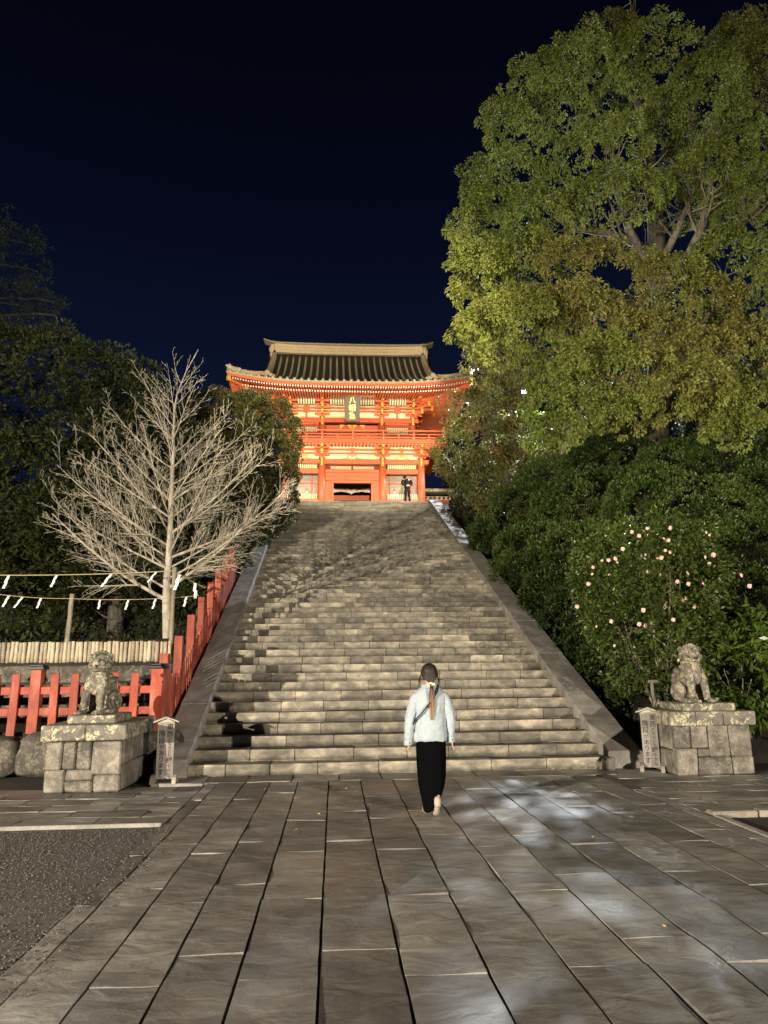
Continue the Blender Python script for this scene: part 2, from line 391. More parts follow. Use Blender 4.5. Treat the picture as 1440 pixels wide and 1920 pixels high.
def crown(name, lobes, mat, tuft_sp, per, tuft_r, leaf_l, leaf_w, parent=None, droop=0.5, seed=0, out=0.6, jitter=0.35, cut=None, spread=1.0):
    P, Nn = shell_points(lobes, tuft_sp)
    P = P + Nn*nrg.normal(0, jitter*tuft_sp, (len(P), 1)) + nrg.normal(0, tuft_sp*0.25, P.shape)
    # gaps: drop tufts by a smooth pseudo noise
    ph = nrg.uniform(0, 6, 6); f = 2.2
    w = np.sin(P[:, 0]*f+ph[0])+np.sin(P[:, 1]*f*1.1+ph[1])+np.sin(P[:, 2]*f*1.2+ph[2])+np.sin((P[:, 0]+P[:, 2])*f*1.9+ph[3])
    keep = w > -1.9
    if cut is not None: keep &= cut(P, Nn)
    P = P[keep]; Nn = Nn[keep]
    k = len(P)
    u = nrg.normal(size=(k, per, 3)); u /= np.linalg.norm(u, axis=2, keepdims=True)
    hemi = (u*Nn[:, None, :]).sum(2, keepdims=True); u = np.where(hemi < -0.2, u-2*hemi*Nn[:, None, :], u)
    sz = tuft_r*nrg.uniform(0.6, 1.25, (k, 1, 1))
    rr = nrg.uniform(0.45, 1.0, (k, per, 1))**0.5
    cen = P[:, None, :] + u*sz*rr*np.array([1, 1, 0.8])
    axis = u*out + Nn[:, None, :]*0.3 + nrg.normal(0, 0.35*spread, u.shape); axis[..., 2] -= droop
    n = k*per; cen = cen.reshape(n, 3); axis = axis.reshape(n, 3)
    V = leaves(cen, axis, leaf_l*nrg.uniform(0.65, 1.25, n), leaf_w*nrg.uniform(0.7, 1.2, n))
    tint = np.clip(np.repeat(nrg.uniform(0.15, 0.8, k), per)*0.6 + nrg.uniform(0, 0.42, n), 0, 1)
    o = link(name, quads_mesh(name, V, mat, tint), parent)
    return o
# ================================================================== terrain
R_, T_, Y0 = 0.1646, 0.412, 11.5
NS = 61
YT = Y0 + T_*(NS-1)
ZT = R_*NS
def stair_z(y): return R_*((y-Y0)/T_+1)
def XL(y): return -2.20 - 0.44*max(0, min(1, (y-Y0)/(YT-Y0)))
def XR(y): return 4.30 + 0.62*max(0, min(1, (y-Y0)/(YT-Y0)))
def hill(x, y):
    s = stair_z(y)
    if x < 1:
        kx = XL(y)-0.45
        if x > kx: return min(s-0.45, ZT-0.2) if y > 11.9 else -0.06
        if y < 12.35: return -0.06
        if y < 14.75: base = 0.62
        else: base = 2.12 + max(0, y-21)*0.62
        base = min(base, ZT-0.1)
        if x > kx-0.75:   # rubble verge that climbs beside the kerb
            v = min(max(s-0.38, 0.3), ZT-0.1)
            t = (kx-x)/0.75
            return v*(1-t)+max(base, v-0.35)*t if y > 12.35 else -0.06
        t = min(1, (kx-0.75-x)/3.0)
        side = min(max(s-0.75, 0.3), ZT-0.1)
        return max(base, side*(1-t)+base*t) if y > 16.5 else base
    kx = XR(y)+0.5
    if x < kx: return min(s-0.45, ZT-0.2) if y > 11.9 else -0.06
    if y < 12.0: return -0.06
    return min(max(s-0.35, 0.0), ZT-0.1) + 0.25*math.sin(x*0.7)*math.sin(y*0.5)*min(1, (y-12)/6)
def terrain():
    xs = sorted(set([-90, -60, -40, -30] + [round(-24+0.5*i, 3) for i in range(36)] + [round(-6+0.25*i, 3) for i in range(60)] + [round(9+1.0*i, 3) for i in range(20)] + [35, 50, 70, 95]))
    ys = sorted(set([-60, -30, -12, -4, 0, 5, 10, 11.5, 11.9, 11.95] + [round(12+0.25*i, 3) for i in range(100)] + [37.5, 38.5, 40, 45, 55, 70, 100, 160, 260]))
    ys += [12.34, 12.36, 14.74, 14.76]; ys = sorted(set(ys))
    vs = [(x, y, hill(x, y) if y < 36.4 else (ZT-0.05)) for y in ys for x in xs]; nx = len(xs)
    fs = [(j*nx+i, j*nx+i+1, (j+1)*nx+i+1, (j+1)*nx+i) for j in range(len(ys)-1) for i in range(nx-1)]
    me = bpy.data.meshes.new('ground'); me.from_pydata(vs, [], fs); me.materials.append(M['soil'])
    me.polygons.foreach_set('use_smooth', [True]*len(me.polygons))
    struct(link('ground', me))
terrain()

# ------------------------------------------------------------------ paving slabs
pav = struct(bpy.data.objects.new('pavement', None)); C.objects.link(pav)
bed = MB(); bed.box((1.1, 2.0, -0.050), (60, 40, 0.02)); bed.box((1.1, 4.0, -0.034), (5.9, 16.2, 0.012)); bed.obj('pavement_bed', 'soil', pav)
def slab(x0, x1, y0, y1, mat='paving', z=0.0, gap=0.0085, th=0.05, par=pav, nm='paving_slab', rough=0.004):
    w, d = x1-x0-gap*2, y1-y0-gap*.8
    if w < 0.03 or d < 0.03: return
    dz = rnd.uniform(-rough, rough); mb = MB()
    # gently uneven top, grid 6 x 4
    nx, ny = 5, 6; vs = []; b = 0.008
    px, py = rnd.uniform(0, 9), rnd.uniform(0, 9)
    top = []
    for j in range(ny+1):
        for i in range(nx+1):
            u, v = i/nx, j/ny
            x = -w/2+w*u; y = -d/2+d*v
            ed = (i in (0, nx)) or (j in (0, ny))
            z_ = dz + 0.004*math.sin(px+u*3.0+v*5.0) + 0.003*math.sin(py+v*9+u*2)
            if ed: z_ -= rnd.uniform(0.0, 0.0025); x += rnd.uniform(-.003, .003)*(i in (0, nx)); y += rnd.uniform(-.004, .003)*(j in (0, ny))
            vs.append((x, y, z_))
    fs = [(j*(nx+1)+i, j*(nx+1)+i+1, (j+1)*(nx+1)+i+1, (j+1)*(nx+1)+i) for j in range(ny) for i in range(nx)]
    o = len(vs); ring = [i for i in range(nx+1)] + [j*(nx+1)+nx for j in range(1, ny+1)] + [ny*(nx+1)+i for i in range(nx-1, -1, -1)] + [j*(nx+1) for j in range(ny-1, 0, -1)]
    m = len(ring)
    for k in ring: vs.append(vs[k])
    for k in ring: vs.append((vs[k][0], vs[k][1], -th))
    for k in range(m): fs.append((o+k, o+m+k, o+m+(k+1) % m, o+(k+1) % m))
    mb.add(vs, fs)
    me = bpy.data.meshes.new(nm); me.from_pydata(mb.v, [], mb.f); me.materials.append(M[mat])
    sm = [True]*(nx*ny)+[False]*m; me.polygons.foreach_set('use_smooth', sm)
    link(nm, me, par, ((x0+x1)/2, (y0+y1)/2, z))
cols = [-1.80, -1.64, -1.27, -0.90, -0.51, -0.076, 0.378, 0.84, 1.28, 1.72, 2.16, 2.60, 3.07, 3.49, 3.88, 4.05]
for ci in range(len(cols)-1):
    st = 4.22 if ci % 2 == 0 else 4.60
    ys = [st+1.33*k+rnd.uniform(-.02, .02) for k in range(-3, 5)]
    ys = [y for y in ys if y < 10.45] + [10.86]
    for a, b_ in zip(ys[:-1], ys[1:]): slab(cols[ci], cols[ci+1], a, b_)
x = -2.6
while x < 4.6:      # header course at the foot of the stairs
    w = rnd.uniform(0.55, 0.8); slab(x, x+w, 10.86, 11.56); x += w
# side bands of staggered slabs
for (xa, xb, ya, yb) in ((-7.6, -1.80, 8.20, 10.6), (4.05, 8.6, 8.10, 10.86)):
    y = ya; r = 0
    while y < yb-0.15:
        d = 0.40; x = xa - (0.42 if r % 2 else 0)
        while x < xb-0.02:
            w = 0.84; a = max(x, xa); c = min(x+w, xb)
            if c-a > 0.1: slab(a, c, y, min(y+d, yb))
            x += w
        y += d; r += 1
# tan edging strips
kb = MB(); kb.cbox((-4.7, 8.155, -0.01), (5.78, 0.035, 0.06), 0.012); struct(kb.obj('edging_strip', 'kerb'))
for xa, xb in ((4.08, 4.6), (4.61, 6.2), (6.21, 8.6)):
    kb = MB(); kb.cbox(((xa+xb)/2, 8.00, -0.005), (xb-xa-.01, 0.17, 0.08), 0.015); struct(kb.obj('edging_strip', 'curb'))
kb = MB(); kb.cbox((4.12, 4.0, -0.02), (0.10, 7.8, 0.06), 0.012); struct(kb.obj('edging_strip', 'kerb'))
g = MB(); g.box((-5.7, 3.0, -0.032), (7.78, 10.2, 0.04)); struct(g.obj('gravel_bed', 'gravel'))
g = MB(); g.box((7.2, 3.0, -0.045), (6.0, 9.8, 0.03)); struct(g.obj('packed_dirt', 'soil'))
# loose gravel
def pebbles():
    n = 17000
    y = 2.6+5.45*nrg.random(n)**1.0; x = -1.78 - np.abs(nrg.random(n))**0.8*3.2
    ov = nrg.random(n) < 0.03; x = np.where(ov, -1.80+nrg.random(n)**2*0.28, x)
    s = nrg.uniform(0.004, 0.0105, n)
    base = np.array([[1, 0, 0], [-1, 0, 0], [0, 1, 0], [0, -1, 0], [0, 0, 1], [0, 0, -1]], float)
    F = np.array([[0, 2, 4], [2, 1, 4], [1, 3, 4], [3, 0, 4], [2, 0, 5], [1, 2, 5], [3, 1, 5], [0, 3, 5]])
    v = base[None]*s[:, None, None]*nrg.uniform(0.6, 1.3, (n, 6, 1)); a = nrg.uniform(0, 6.3, n)
    ca, sa = np.cos(a)[:, None], np.sin(a)[:, None]
    v = np.stack([v[..., 0]*ca-v[..., 1]*sa, v[..., 0]*sa+v[..., 1]*ca, v[..., 2]*0.7], -1)
    z = np.where(x > -1.80, 0.004, -0.010)
    v += np.stack([x, y, z + s*0.3], -1)[:, None]
    me = bpy.data.meshes.new('loose_gravel'); N = n*6
    me.vertices.add(N); me.vertices.foreach_set('co', v.astype(np.float32).ravel())
    fi = (F[None]+np.arange(n)[:, None, None]*6).astype(np.int32)
    me.loops.add(n*24); me.loops.foreach_set('vertex_index', fi.ravel())
    me.polygons.add(n*8); me.polygons.foreach_set('loop_start', np.arange(0, n*24, 3, dtype=np.int32)); me.update(calc_edges=True)
    t = me.attributes.new('tint', 'FLOAT', 'POINT'); t.data.foreach_set('value', np.repeat(nrg.random(n), 6).astype(np.float32))
    me.materials.append(M['pebble']); tag(link('loose_gravel', me), kind='stuff')
pebbles()

# ================================================================== staircase
stair = thing('stone_staircase', 'wide worn beige stone staircase climbing to the red gate', 'staircase', (1.05, Y0, 0))
def lp(o, par):  # keep world coordinates when the parent is off origin
    o.parent = par; o.matrix_parent_inverse = Matrix.Translation(-Vector(par.location)); return o
far = MB(); ftint = []; count = 0
for k in range(1, NS+1):
    yf = Y0+T_*(k-1); zt = R_*k; x = XL(yf)-0.05; xe = XR(yf)+0.05
    first = True; depth = T_+0.06 if k < NS else 3.2
    while x < xe-0.05:
        w = rnd.uniform(0.66, 1.05)
        if first: w *= rnd.uniform(0.35, 1.0); first = False
        if xe-(x+w) < 0.3: w = xe-x
        a, b_ = x, x+w; x += w
        dy = rnd.uniform(-.010, .010); dz = rnd.uniform(-.005, .004)
        c = ((a+b_)/2, yf+depth/2+dy, zt-R_/2-0.012+dz); d = (b_-a-.006, depth, R_+0.024)
        if count < 292:
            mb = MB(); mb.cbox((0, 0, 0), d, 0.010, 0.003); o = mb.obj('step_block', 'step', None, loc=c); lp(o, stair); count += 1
        else:
            n0 = len(far.v); far.cbox(c, d, 0.010, 0.002); ftint += [rnd.random()]*(len(far.v)-n0)
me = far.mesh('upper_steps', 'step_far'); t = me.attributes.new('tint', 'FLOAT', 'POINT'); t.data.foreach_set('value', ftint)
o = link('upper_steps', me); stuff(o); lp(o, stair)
# sloping side kerbs in long stones
def kerb(side):
    L = 2.05; y = Y0-0.10 if side < 0 else Y0-0.06; i = 0; w = 0.50 if side < 0 else 0.56
    while y < YT+0.2:
        y1 = min(y+L*rnd.uniform(0.85, 1.1), YT+0.25)
        def edge(yy): return (XL(yy) if side < 0 else XR(yy))
        def z(yy): return max(0.26, min(stair_z(yy)+0.10, ZT+0.12)) if yy > Y0+.05 else 0.26
        g = 0.008; ya, yb = y+g, y1-g
        xa, xb = edge(ya), edge(yb); s = side
        zb = lambda yy: -0.05 if yy < 12.4 else z(yy)-0.75
        mid = (ya+yb)/2; P = []
        # eight corners, top slightly crowned and worn
        j = lambda: rnd.uniform(-.008, .008)
        i0 = (xa, ya); i1 = (xb, yb); o0 = (xa+s*w, ya); o1 = (xb+s*w, yb)
        b = 0.02
        rings = []
        for (yy, xx) in ((ya, xa), (ya*.66+yb*.34, xa*.66+xb*.34), (ya*.33+yb*.67, xa*.33+xb*.67), (yb, xb)):
            zz = z(yy)+j()
            if i == 0 and yy == ya: zz = 0.26
            rings.append([Vector((xx, yy, zb(yy))), Vector((xx+j()*.5, yy, zz-b)), Vector((xx+s*b, yy, zz)), Vector((xx+s*(w/2), yy, zz+.006)), Vector((xx+s*(w-b), yy, zz+j()*.5)), Vector((xx+s*w, yy, zz-b)), Vector((xx+s*w, yy, zb(yy)))])
        mb = MB(); mb.loft(rings); o = mb.obj('kerb_stone', 'kerb'); lp(o, stair)
        y = y1; i += 1
kerb(-1); kerb(1)
# small rubble end stones at the kerb feet
for c, d in (((4.27, 11.37, 0.085), (0.16, 0.24, 0.19)),):
    mb = MB(); mb.cbox(c, d, 0.03, 0.02); lp(mb.obj('end_stone', 'kerb'), stair)
# fallen leaves in the step corners
def fallen():
    cen = []
    for k in range(1, 16):
        y = Y0+T_*(k)-0.03; z = R_*k+0.008
        for sgn in (-1, 1):
            m = rnd.randint(2, 12)
            for _ in range(m):
                xx = (XL(y)+abs(rnd.gauss(0, .16))+.02) if sgn < 0 else (XR(y)-abs(rnd.gauss(0, .16))-.02); cen.append((xx, y-abs(rnd.gauss(0, .05)), z))
    for _ in range(26): cen.append((rnd.uniform(3.3, 4.2), 11.46-abs(rnd.gauss(0, .03)), 0.012))
    for _ in range(14): cen.append((-2.15+abs(rnd.gauss(0, .25)), 11.46-abs(rnd.gauss(0, .03)), 0.012))
    for _ in range(10): cen.append((rnd.uniform(-1.5, 3.8), rnd.uniform(4.5, 11), 0.006))
    cen = np.array(cen); n = len(cen); ax = nrg.normal(size=(n, 3)); ax[:, 2] *= 0.25
    L = nrg.uniform(.02, .045, n)
    V = leaves(cen, ax, L, L*0.6); tag(link('fallen_leaves', quads_mesh('fallen_leaves', V, M['dry_leaf'], nrg.random(n))), kind='stuff')
M['dry_leaf'] = plain('dry_leaf', (0.48, 0.34, 0.13), 0.7, noise=0.4, scale=40)
fallen()

# ================================================================== left side: boulders, walls, logs, fence
def rock(c, d, seed, nm='boulder', mat='boulder', par=None, sub=10, rough=0.10):
    r_ = random.Random(seed); mb = MB(); rings = []
    ph = [r_.uniform(0, 6) for _ in range(6)]
    nu, nv = 14, sub
    for i in range(nv+1):
        th = PI*i/nv; ring = []
        for k in range(nu):
            a = 2*PI*k/nu; v = Vector((math.sin(th)*math.cos(a), math.sin(th)*math.sin(a), -math.cos(th)))
            q = Vector([math.copysign(abs(t)**0.42, t) for t in v])
            f = 1+rough*(math.sin(3*v.x+ph[0])+math.sin(4*v.y+ph[1])+math.sin(3.3*v.z+ph[2]))+rough*.4*math.sin(9*v.x+7*v.z+ph[3])
            ring.append(Vector((q.x*d[0]/2*f, q.y*d[1]/2*f, q.z*d[2]/2*f)))
        rings.append(ring)
    mb.loft(rings); o = mb.obj(nm, mat, par, smooth=True, loc=c); o.rotation_euler = (0, 0, r_.uniform(-.2, .2)); return o
bw = thing('boulder_wall', 'low retaining wall of dark boulders under the red fence', 'wall', (-5.2, 12.2, 0))
x = -8.2; i = 0
while x < -3.3:
    w = (0.98, 0.62, 1.1, 0.75)[i % 4]; 
    o = rock((x+w/2, 12.22+rnd.uniform(-.05, .05), 0.29+rnd.uniform(-.03, .03)), (w*0.98, 0.62, 0.68), 50+i); lp(o, bw); x += w*.93; i += 1
for i, (x_, y_, w, h) in enumerate(((-3.2, 12.35, .6, .5), (-2.95, 12.6, .45, .9), (-2.98, 13.2, .5, .8), (-3.0, 13.8, .5, .9), (-3.02, 14.4, .5, .9), (-3.05, 15.0, .5, .9), (-3.1, 15.7, .55, .9), (-3.12, 16.4, .55, .9), (-3.14, 17.1, .55, .9), (-3.16, 17.8, .55, .9), (-3.18, 18.6, .55, .9), (-3.2, 19.4, .6, .9))):
    o = rock((x_-.16, y_, max(.15, stair_z(y_)-.66)), (w*.85, .8, h), 90+i, 'rubble_stone'); lp(o, bw)
aw = thing('ashlar_wall', 'old mossy block wall beneath the row of peeled logs', 'wall', (-5, 14.8, .6))
for row, (z0, h) in enumerate(((0.60, 0.36), (0.97, 0.36), (1.34, 0.34))):
    x = -9.0-0.3*row
    while x < -3.25:
        w = rnd.uniform(.7, 1.3); x1 = min(x+w, -3.2)
        if x1-x > .2:
            mb = MB(); mb.cbox((0, 0, 0), (x1-x-.02, .42, h-.012), .025, .015); lp(mb.obj('wall_block', 'boulder', loc=((x+x1)/2, 14.85+row*.04+rnd.uniform(-.02, .02), z0+h/2)), aw)
        x = x1
mb = MB(); mb.box((-6, 15.1, 1.35), (6, .3, 1.45)); lp(mb.obj('wall_core', 'soil'), aw)
lg = thing('log_palisade', 'row of short upright peeled tan logs edging the upper terrace', 'edging', (-5, 14.75, 1.7))
x = -7.4; lm = {}
while x < -3.26:
    r = rnd.uniform(.032, .042); key = round(r, 3)
    if key not in lm:
        q = MB(); q.tube([(0, 0, 0), (0.002, 0, .12), (-.002, 0, .26), (0, 0, .395), (0, 0, .40)], [r*1.0, r*1.05, r*.97, r, r*.85], 9); lm[key] = q.mesh('log', 'log', True)
    o = link('log', lm[key], None, (x, 14.75+rnd.uniform(-.01, .01), 1.735+rnd.uniform(-.012, .012))); lp(o, lg); o.rotation_euler = (rnd.uniform(-.03, .03), rnd.uniform(-.02, .02), rnd.uniform(0, 6))
    x += r*2.16
# front fence
def picket(par, x, y, z0, z1, w=.145, t=.035, rz=0.0, nm='picket', mat='wood_red', lean=0):
    mb = MB(); mb.cbox((0, 0, (z1-z0)/2), (w, t, z1-z0), .006, .002)
    o = mb.obj(nm, mat, loc=(x, y, z0)); o.rotation_euler = (0, lean, rz); lp(o, par) if par.location.length else setattr(o, 'parent', par); return o
ff = thing('picket_fence', 'red picket fence along the boulder wall behind the left guardian statue', 'fence', (-5, 12.3, .6))
xs_ = [-2.96-0.315*i for i in range(1, 17)]
yF = 12.28
for i, x in enumerate(xs_):
    if i in (5, 11):
        o = picket(ff, x, yF+.02, .60, 1.60, .17, .16, nm='post')
        c = MB(); c.cbox((0, 0, 1.03), (.26, .24, .05), .012); c.cbox((0, 0, 1.068), (.22, .2, .03), .01); q = c.obj('post_cap', 'black'); q.parent = o
    else: picket(ff, x, yF-.06+rnd.uniform(-.004, .004), .60+rnd.uniform(-.03, .03), 1.545+rnd.uniform(-.012, .012), .130, lean=rnd.uniform(-.012, .03))
for z_ in (.94, 1.27):
    mb = MB(); mb.cbox((-5.55, yF-.01, z_), (5.2, .05, .125), .008, .002); lp(mb.obj('rail', 'wood_red'), ff)
o = picket(ff, -2.90, yF, .60, 1.60, .20, .20, nm='post')
c = MB(); c.cbox((0, 0, 1.03), (.27, .27, .05), .012); c.cbox((0, 0, 1.07), (.22, .22, .035), .01); q = c.obj('post_cap', 'black'); q.parent = o
# stepped fence beside the stairs
sf = thing('stepped_picket_fence', 'red stepped picket fence climbing beside the left stair kerb', 'fence', (-3.0, 12.5, .6))
yy = 12.55; i = 1
while yy < 21.3:
    xx = XL(yy)-0.64; zg = max(.5, stair_z(yy)-.42)
    sec = int((yy-12.55)/1.18); ys0 = 12.55+1.18*sec; zs = max(.55, stair_z(ys0+.6)-.40)
    if (yy-ys0) < .17: picket(sf, xx-.02, yy, zg-.1, zs+1.30, .15, .15, PI/2, nm='post')
    else: picket(sf, xx+.05, yy, max(zg-.05, zs-.15), zg+1.02, .115, .035, PI/2)
    yy += .197; i += 1
for sec in range(8):
    ya = 12.5+1.18*sec; yb = ya+1.2
    for dz in (.30, .70):
        za = max(.5, stair_z(ya)-.42)+dz; zb_ = max(.5, stair_z(yb)-.42)+dz; mb = MB()
        x0 = XL(ya)-.64; x1 = XL(yb)-.64
        mb.hexa([(x0-.02, ya, za-.05), (x0+.02, ya, za-.05), (x1+.02, yb, zb_-.05), (x1-.02, yb, zb_-.05), (x0-.02, ya, za+.06), (x0+.02, ya, za+.06), (x1+.02, yb, zb_+.06), (x1-.02, yb, zb_+.06)])
        lp(mb.obj('rail', 'wood_red'), sf)
# rope posts, ropes, paper streamers
def post(x, y, z0, z1, r, lab, lean=0.0):
    mb = MB(); n = 9; P = [(rnd.uniform(-.006, .006)+lean*t/(n-1), rnd.uniform(-.006, .006), (z1-z0)*t/(n-1)) for t in range(n)]
    mb.tube(P, [r*rnd.uniform(.92, 1.06) for _ in P], 9); o = mb.obj('wooden_post', 'bark', None, True, (x, y, z0)); tag(o, lab, 'post', 'rope posts on the upper terrace')
post(-3.34, 15.02, 2.0, 3.66, .048, 'thin bare wooden post standing just right of the ginkgo trunk')
post(-5.42, 15.05, 2.0, 3.12, .050, 'short bare wooden post standing alone left of the ginkgo', .03)
def catenary(a, b, sag, n=24): return [Vector(a).lerp(Vector(b), i/n)-Vector((0, 0, sag*4*(i/n)*(1-i/n))) for i in range(n+1)]
c1 = catenary((-8.4, 14.85, 3.52), (-3.34, 14.97, 3.585), .06); c1b = catenary((-3.34, 14.97, 3.585), (-2.80, 15.6, 3.30), .02, 8)
c2 = catenary((-8.6, 15.2, 3.5), (-5.42, 15.0, 3.02), .12, 16)[:-1]+catenary((-5.42, 15.0, 3.02), (-2.85, 15.2, 3.09), .05, 16)
for cc, r, lab in ((c1+c1b[1:], .011, 'upper straw rope tied to the post beside the ginkgo'), (c2, .007, 'lower thin rope strung behind the ginkgo trunk')):
    mb = MB(); mb.tube(cc, r, 5); tag(mb.obj('sacred_rope', 'rope'), lab, 'rope', 'ropes on the upper terrace')
def shide(px, py, pz, lean, s, lab):
    """folded zigzag paper streamer"""
    s *= .85; mb = MB(); w = .055*s; h = .065*s; x = 0; z = 0; th = .003
    for k in range(4):
        x0 = x; dx = lean*h + (0.022*s if k % 2 else -0.010*s)
        yy_ = (k % 2)*.008
        q = [(x0-w/2, yy_, z), (x0+w/2, yy_, z), (x0+w/2+lean*h, yy_, z-h*1.25), (x0-w/2+lean*h, yy_, z-h*1.25)]
        mb.hexa([(p[0], p[1]-th/2, p[2]) for p in q]+[(p[0], p[1]+th/2, p[2]) for p in q])
        x += dx; z -= h
    tag(mb.obj('paper_streamer', 'paper', None, False, (px, py, pz)), lab, 'streamer', 'white zigzag paper streamers on the ropes')
def on(c, x):
    for a, b_ in zip(c[:-1], c[1:]):
        if a.x <= x <= b_.x: t = (x-a.x)/(b_.x-a.x); return a.lerp(b_, t)
    return c[-1]
ordn = ['leftmost', 'second from left', 'third from left', 'fourth from left', 'fifth from left', 'sixth from left', 'seventh from left', 'rightmost']
for i, (x, ln, s) in enumerate(((-6.62, -.35, 1.1), (-5.68, -.45, 1.0), (-4.60, -.75, 1.1), (-3.70, -.8, .9))):
    p = on(c1, x); shide(p.x, p.y-.015, p.z-.012, ln, s, '%s white paper streamer on the upper rope' % ordn[i])
shide(-3.22, 14.95, 3.50, -.3, 1.35, 'broad white paper streamer hanging just right of the thin post')
p = on(c1b, -2.98); shide(p.x, p.y, p.z-.01, .05, 1.35, 'rightmost white paper streamer of the upper rope, above the stepped red fence')
for i, (x, ln, s) in enumerate(((-6.66, -.5, .95), (-6.38, -.75, .9), (-6.0, -.35, .85), (-4.82, -.15, .8), (-4.26, -.3, .85), (-3.72, -.3, .85), (-3.1, -.25, .85))):
    p = on(c2, x); shide(p.x, p.y-.012, p.z-.008, ln, s, '%s white paper streamer on the lower rope' % (ordn[i] if i < 6 else 'rightmost'))

# ================================================================== pedestals with guardian statues
def pedestal(side, lab):
    # side -1: left pedestal, +1: right one. Rectangular stone box of fitted blocks
    if side < 0: x0, x1, y0, y1, h = -3.86, -2.86, 10.27, 11.75, .87; rows = [[(.0, .42), (.42, .76), (.76, 1.0)], [(.0, .28), (.28, 1.0)], [(0, .33), (.33, .8), (.8, 1.0)]]
    else: x0, x1, y0, y1, h = 4.99, 6.16, 10.57, 11.8, .90; rows = None
    cx, cy = (x0+x1)/2, (y0+y1)/2
    t = thing('stone_pedestal', lab, 'pedestal', (cx, cy, 0), 'pedestals of the guardian statues')
    w, d = x1-x0, y1-y0; body = h-.20
    core = MB(); core.box((0, 0, body/2), (w-.10, d-.10, body-.004)); core.obj('core', 'soil', t)
    if side < 0: fr = [(0, .27, 0, .30), (.27, .64, 0, .155), (.27, .64, .155, .30), (.64, 1, 0, .22), (0, .22, .30, .67), (.22, .40, .30, .67), (.40, .60, .30, .67), (.60, 1, .22, .67)]
    else: fr = [(0, .28, 0, .37), (.28, .72, 0, .25), (.72, 1, 0, .25), (0, .18, .37, .70), (.18, .42, .25, .70), (.42, .70, .25, .70), (.70, 1, .25, .70), (.18, .28, .37, .70)]
    if side > 0: fr = fr[:-1]+[]; fr[3] = (0, .22, .37, .70); fr[4] = (.22, .44, .37, .70); fr[5] = (.44, .71, .25, .70); fr[6] = (.71, 1, .25, .70); fr.append((.28, .44, .25, .37))
    for a, b_, c, e_ in fr:
        c, e_ = c*body/.69, e_*body/.69
        mb = MB(); mb.cbox((0, 0, 0), ((b_-a)*w-.012, .12, e_-c-.010), .018, .008)
        mb.obj('block', 'ashlar', t, loc=(-w/2+(a+b_)/2*w, -d/2+.06+rnd.uniform(-.008, .008), (c+e_)/2))
    for sx in (-1, 1):
        for r_, (c, e_) in enumerate(((0, .34), (.34, .69))):
            n = 3; off = .18*r_
            es = [0] + [min(1, (k+.7+off)/n) for k in range(n)]; es[-1] = 1
            for a, b_ in zip(es[:-1], es[1:]):
                if b_-a < .05: continue
                mb = MB(); mb.cbox((0, 0, 0), (.12, (b_-a)*(d-.125)-.012, (e_-c)*body/.69-.01), .018, .008)
                mb.obj('block', 'ashlar', t, loc=(sx*(w/2-.06), -d/2+.125+(a+b_)/2*(d-.125), (c+e_)/2*body/.69))
    # cap slabs overhanging
    cw = w+.13
    es = [0, .30, .62, 1.0] if side > 0 else [0, .52, 1.0]
    for a, b_ in zip(es[:-1], es[1:]):
        mb = MB(); mb.cbox((0, 0, 0), ((b_-a)*cw-.006, d+.13, .20), .014, .004); mb.obj('cap_slab', 'capstone', t, loc=(-cw/2+(a+b_)/2*cw, 0, h-.10))
    mb = MB(); mb.cbox((0, 0, 0), ((.66, .80)[side > 0], .80, .11), .014, .006); mb.obj('plinth', 'capstone', t, loc=((.0, .04)[side > 0], -.12, h+.055))
    return (cx + (0, .04)[side > 0], cy-.12, h+.11)
pl = pedestal(-1, 'block pedestal with lichen spotted cap by the red picket fence')
pr = pedestal(1, 'block pedestal with lichen spotted cap in front of the camellia and broad-leaved shrub')
